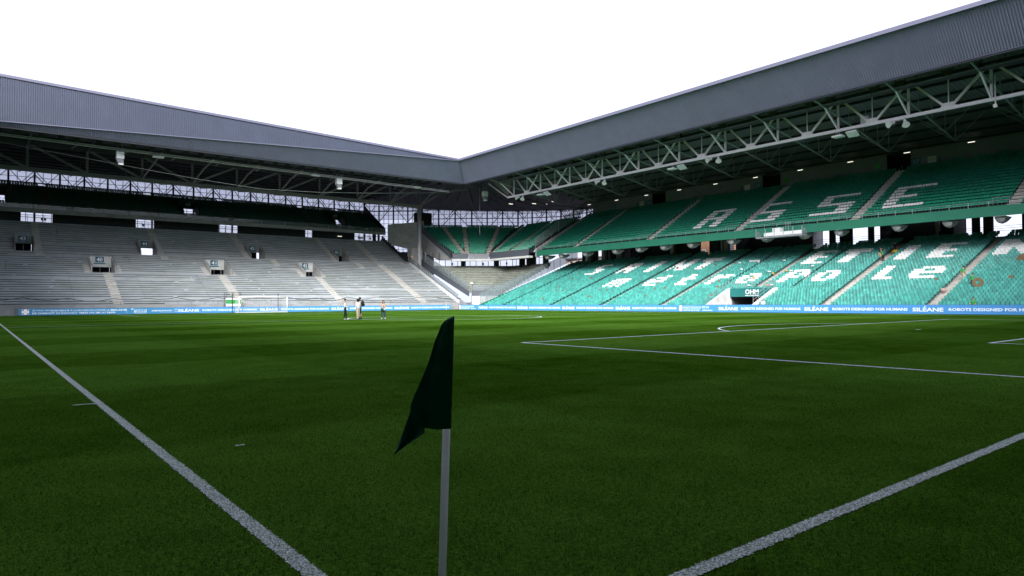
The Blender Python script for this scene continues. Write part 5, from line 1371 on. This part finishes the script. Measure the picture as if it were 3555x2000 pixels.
VX = math.atan2(RIGHT.y, RIGHT.x)      # direction of image right on the ground
def face(dx, dy): return math.atan2(dy, dx)+math.pi/2
gx = Vector((RIGHT.x, RIGHT.y)); gd = Vector((FWD.x, FWD.y))
p1 = person('person in white shirt and black trousers facing the microphone', (23.1, 51.3, 0), face(gx.x, gx.y)+.15, 1.77, arms={'L': ((.24, .02, 1.13), (.12, -.22, 1.03)), 'R': ((-.24, .02, 1.13), (-.12, -.24, 1.06))}, legs={'L': ((.10, -.06, .5), (.09, -.10, .09)), 'R': ((-.10, .03, .5), (-.10, .10, .09))}, sleeve=.95, pants='black_c')
p2 = person('curly haired person in white shirt and beige trousers holding out a microphone', (24.0, 50.7, 0), face(-gx.x*.75+gd.x*.55, -gx.y*.75+gd.y*.55), 1.80, arms={'R': ((-.24, -.28, 1.22), (-.22, -.56, 1.26)), 'L': ((.25, .03, 1.13), (.26, .0, .9))}, legs={'L': ((.11, .04, .5), (.12, .08, .09)), 'R': ((-.10, -.05, .5), (-.11, -.10, .09))}, sleeve=.95, pants='beige_c', baggy=1.35)
c = Vector((0, -.0, 1.71)); link('hair_curls', (lambda b_: [b_.ball((.09*math.cos(k*1.9), .02+.09*math.sin(k*1.9), 1.70+.075*math.sin(k*.8)), .055, n=7, m=5) for k in range(16)] and b_.mesh('hair_curls', K['hair_d'], smooth=True))(MB()), p2)
p3 = person('tall person in cream patterned shirt and black shorts wearing a backpack', (24.75, 51.9, 0), face(-gx.x*.95+gd.x*.1, -gx.y*.95+gd.y*.1), 1.92, arms={'L': ((.25, -.02, 1.13), (.10, -.22, 1.10)), 'R': ((-.24, -.05, 1.13), (-.05, -.26, 1.12))}, legs={'L': ((.10, -.03, .5), (.11, .0, .09)), 'R': ((-.10, .02, .5), (-.11, .10, .09))}, shirt='shirt_c', sleeve=.45, pants='black_c', shorts=True, shoe='black_c')
def attach_hand(p, x, y, z): return p
bag = thing('backpack', 'black backpack on the back of the tall person', 'backpack', (24.75, 51.9, 0), p3.rotation_euler[2])
bb = MB(); bb.ball((0, .24, 1.40), .17, .13, .27, 12, 8); bb.ball((0, .35, 1.30), .12, .07, .14, 10, 6); link('bag', bb.mesh('bag', K['black_c'], smooth=True), bag)
for sg in (1, -1): link('strap', MB().path([(.11*sg, .2, 1.62), (.12*sg, .02, 1.66), (.13*sg, -.13, 1.45), (.14*sg, -.06, 1.22), (.13*sg, .15, 1.16)], .02, 6).mesh('strap', K['black_c']), bag)
mic = thing('microphone', 'grey microphone with small red body held between two persons', 'microphone', (24.0, 50.7, 0), p2.rotation_euler[2])
link('handle', MB().tube((-.23, -.68, 1.24), (-.24, -.72, 1.44), .03, .035, 8).mesh('handle', K['ledr']), mic); link('head', MB().ball((-.25, -.76, 1.53), .07, .10, .05, 10, 6).mesh('head', K['mid_steel'], smooth=True), mic)
p4 = person('person with long brown hair in top and dark jeans looking at a phone', (27.0, 51.9, 0), face(-gd.x+gx.x*.15, -gd.y+gx.y*.15), 1.64, arms={'L': ((.25, -.02, 1.14), (.08, -.24, 1.16)), 'R': ((-.25, -.02, 1.14), (-.07, -.23, 1.15))}, legs={'L': ((.12, -.02, .5), (.16, .02, .09)), 'R': ((-.12, -.02, .5), (-.16, .02, .09))}, shirt='shirt_w', bare_arm=True, pants='denim', baggy=1.35, hair='hair_b', long_hair=True)
ph = thing('phone', 'black phone held by the person in dark jeans', 'phone', (27.0, 51.9, 0), p4.rotation_euler[2]); link('case', MB().box(-.04, .04, -.36, -.345, 1.06, 1.22).mesh('case', K['rubber']), ph); link('screen', MB().box(-.035, .035, -.344, -.342, 1.07, 1.21).mesh('screen', K['mid_steel']), ph)
jk = thing('jacket', 'dark green and white jacket tied round the waist of the person in jeans', 'jacket', (27.0, 51.9, 0), p4.rotation_euler[2])
q = MB(); q.ball((-.03, -.10, .82), .20, .10, .17, 12, 8); q.ball((-.12, -.02, .86), .12, .12, .12, 10, 6); link('cloth', q.mesh('cloth', mat('dark green cloth', (.015, .06, .03), .9), smooth=True), jk)
q = MB(); q.ball((.08, -.17, .90), .06, .05, .14, 8, 6); q.ball((-.02, -.19, .98), .12, .05, .06, 8, 6); link('sleeve', q.mesh('sleeve', K['shirt_w'], smooth=True), jk)

def lowz(x): return LOW_Z+max(0, int((x-LOW_X+.1)/LOW_D))*LOW_R
TOW = math.pi/2*-1
SP = [('person in navy top pointing along a seat row beside the aisle', (92.0, 37.0), R(-60), dict(shirt='shirt_n', pants='beige_c', shorts=True, arms={'L': ((.32, -.2, 1.36), (.42, -.42, 1.40)), 'R': ((-.25, .03, 1.13), (-.27, -.05, .9))})),
      ('person in green vest bending over seats beside the aisle', (91.2, 36.4), R(-100), dict(shirt='shirt_g', pants='black_c', lean=.35, arms={'L': ((.2, -.5, 1.1), (.18, -.7, .95)), 'R': ((-.2, -.5, 1.1), (-.18, -.7, .95))})),
      ('person in dark clothes standing at the top of the shaded aisle', (94.4, 36.2), R(-90), dict(shirt='black_c', pants='denim')),
      ('person in green top and pale trousers climbing the aisle steps', (83.0, 24.75), R(70), dict(shirt='shirt_g', pants='beige_c', lean=.08, legs={'L': ((.10, -.14, .55), (.10, -.10, .2)), 'R': ((-.10, .06, .5), (-.10, .12, .09))}, hair='hair_d')),
      ('person in green shirt with backpack carrying a cardboard disc between rows', (80.6, 23.1), R(150), dict(shirt='shirt_g', pants='denim', arms={'L': ((.22, -.2, 1.12), (.16, -.38, 1.0)), 'R': ((-.22, -.2, 1.12), (-.16, -.38, 1.0))}, hair='hair_b'))]
for lb_, (x, y), rz_, kw in SP: person(lb_, (x, y, lowz(x)), rz_, 1.72, **kw)
def seated(label, x, y, z, rz_, **kw):
    person(label, (x, y, z-.5), rz_, 1.70, legs={'L': ((.12, -.40, .88), (.12, -.42, .48)), 'R': ((-.12, -.40, .88), (-.12, -.42, .48))}, arms={'L': ((.25, -.1, 1.12), (.14, -.35, 1.0)), 'R': ((-.25, -.1, 1.12), (-.14, -.35, 1.0))}, **kw)
seated('person in white shirt sitting beside the tunnel handrail', 75.15, 44.75, .42, R(-90), pants='black_c', hair='hair_b')
seated('dark haired person in white shirt sitting right of the tunnel handrail', 75.15, 43.9, .42, R(-90), pants='black_c')
seated('person in green shirt and black cap sitting behind the LED board', 75.15, 21.4, .42, R(-90), shirt='shirt_g', pants='black_c')
# ------------------------------------------------------------------ cardboard discs and litter on the seats
dm = MB()
n_ = 14; pr = [(0.30*math.cos(2*math.pi*i/n_), .26*math.sin(2*math.pi*i/n_)) for i in range(n_)]
dm.prism([(a, b_) for a, b_ in pr], 'x', -.015, .015); disc = dm.mesh('cardboard_disc', K['card'])
CD = [(93.6, 101.9), (84.3, 98.9), (91.3, 93), (91.1, 89.4), (88.1, 91.5), (88.2, 86.5), (84.2, 87.8), (84, 90.8), (81.8, 89.1), (81.8, 87.4), (77.9, 88.3), (81.8, 78.3), (81.8, 76.5), (78.7, 77.6), (84.3, 67.7), (81.8, 66.2), (82, 64.3), (78.7, 65.5), (91.3, 81.1), (91, 69.2), (91.1, 66.8), (91.8, 62.3), (84.2, 56.2), (81.9, 54.9), (78.7, 53.7), (91.2, 64.3), (88, 20.6), (82.1, 27.1), (82.1, 20.2)]
for x, y in CD:
    i = int((x-LOW_X)/LOW_D); xx = LOW_X+i*LOW_D; o = link('cardboard_disc', disc, None, (xx+.22, y, LOW_Z+i*LOW_R+.66)); o.rotation_euler = (random.uniform(0, 3), R(18), 0)
    k = random.uniform(.55, .9) if (x, y) != (88, 20.6) else 2.0; o.scale = (1, k, k)
    tag(o, 'brown cardboard disc left on a teal seat' if k < 2 else 'large brown cardboard disc leaning on teal seats below the letter N', 'cardboard', 'cardboard discs on the seats' if k < 2 else None)
rg = MB(); NN = 28; vs = []
for k in range(NN):
    a = 2*math.pi*k/NN; vs += [(x_, r_*math.cos(a), r_*math.sin(a)) for x_ in (-.02, .02) for r_ in (.2, .52)]
rg.add(vs, [f for k in range(NN) for f in ((4*k, 4*k+1, 4*((k+1) % NN)+1, 4*((k+1) % NN)), (4*k+2, 4*((k+1) % NN)+2, 4*((k+1) % NN)+3, 4*k+3), (4*k+1, 4*k+3, 4*((k+1) % NN)+3, 4*((k+1) % NN)+1), (4*k, 4*((k+1) % NN), 4*((k+1) % NN)+2, 4*k+2))])
o = link('cardboard_ring', rg.mesh('cardboard_ring', K['card']), None, (80.15, 22.5, lowz(80.2)+1.0)); o.rotation_euler = (0, R(12), R(8)); tag(o, 'brown cardboard ring carried by the person in green between rows', 'cardboard')
o = link('round_bag', MB().ball((0, 0, .22), .25, .34, .26, 12, 8).mesh('round_bag', mat('pale pink cloth', (.42, .29, .26), .8), smooth=True), None, (79.6, 25.5, lowz(79.6))); tag(o, 'pale pink round bag on the aisle steps', 'bag')
o = link('yellow_bag', MB().ball((0, 0, .3), .3, .4, .25, 12, 8).mesh('yellow_bag', mat('yellow plastic', (.75, .5, .03), .6), smooth=True), None, (93.6, 35.9, lowz(93.6)+.35)); tag(o, 'bright yellow bag lying on seats near the shaded aisle', 'bag')
um = MB().ball((0, 0, .1), .2, .30, .12, 12, 6).mesh('white_drum', K['casing'], smooth=True)
for k, (x, y) in enumerate(((91.6, 57.8), (88.5, 55.5), (91.6, 50.4), (87.0, 50.1), (87.0, 46.8), (88.7, 44.6), (84.7, 51.9), (81.5, 49.9), (81.5, 46.5))):
    o = link('white_bundle', um, None, (x, y, lowz(x)+.62)); tag(o, 'small white cloth bundle lying on teal seats above the tunnel', 'bundle', 'white bundles above the tunnel')
om = MB().ball((0, 0, .12), .18, .22, .15, 10, 6).mesh('orange_bundle', mat('orange cloth', (.6, .3, .05), .8), smooth=True)
for x, y in ((86.7, 49.3), (87.1, 47.5), (84.8, 51.2), (81.7, 47.2)):
    o = link('orange_bundle', om, None, (x, y, lowz(x)+.6)); tag(o, 'small orange bundle lying beside the aisle above the tunnel', 'bundle', 'orange bundles above the tunnel')
# ------------------------------------------------------------------ houses outside, seen through the concourse
def house(label, x0, x1, y0, y1, h, m, gable=False):
    t = thing('house', label, 'house', ((x0+x1)/2, (y0+y1)/2, 0))
    MB().box(x0, x1, y0, y1, 0, h).build('wall', K[m], t)
    if gable: MB().prism([(y0-.5, h), (y1+.5, h), ((y0+y1)/2, h+5)], 'x', x0, x1).build('roof', K['brick'], t)
    else: MB().box(x0-.4, x1+.4, y0-.4, y1+.4, h, h+.4).build('roof', K['roof_top'], t)
    n_ = max(2, int((y1-y0)/4))
    for k in range(n_):
        for z in np.arange(3, h-2, 4):
            y = y0+(k+.5)*(y1-y0)/n_; w_ = MB().box(x0-.08, x0-.01, y-.7, y+.7, z, z+2).build('window', K['white_wall'], t); MB().box(x0-.1, x0-.085, y-.55, y+.55, z+.12, z+1.88).build('pane', K['dark_wall'], w_)
house('terracotta rendered house seen through the concourse openings', 128, 140, 84, 97, 17.5, 'brick', True)
house('pale pink house seen through the concourse near the corner', 132, 144, 108, 140, 13.4, 'pinkwall')
# ------------------------------------------------------------------ the two stands on the camera's side of the ground
def near_stand(name_label, axis):
    t = thing('grandstand', name_label, 'grandstand', (-20, 50, 0) if axis == 'x' else (34, -20, 0))
    P = (lambda a, b_, c: (a, b_, c)) if axis == 'x' else (lambda a, b_, c: (b_, a, c))
    lo, hi = (-40, 150) if axis == 'x' else (-40, 110)
    def sheet(pts, name, m):
        q = MB(); q.add([P(a, lo, z) for a, z in pts]+[P(a, hi, z) for a, z in pts], [(i, i+1, len(pts)+i+1, len(pts)+i) for i in range(len(pts)-1)]); q.build(name, K[m], t)
    e = -7.0 if axis == 'x' else -7.5; v = -6.5 if axis == 'x' else -3.4
    sheet([(e, 0), (e, 1), (e-26, 10.5), (e-26, 12), (e-15, 12), (e-15, 11), (e-15.1, 12.1), (e-31, 21.5), (e-31, 27)], 'tier', 'green_seat')
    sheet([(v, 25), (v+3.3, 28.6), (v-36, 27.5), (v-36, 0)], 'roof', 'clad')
    sheet([(v-.2, 26.8), (v-35.8, 24)], 'ceiling', 'ceil')
near_stand('grandstand of green seats on the near touchline behind the camera', 'x')
near_stand('grandstand of green seats behind the near goal line', 'y')
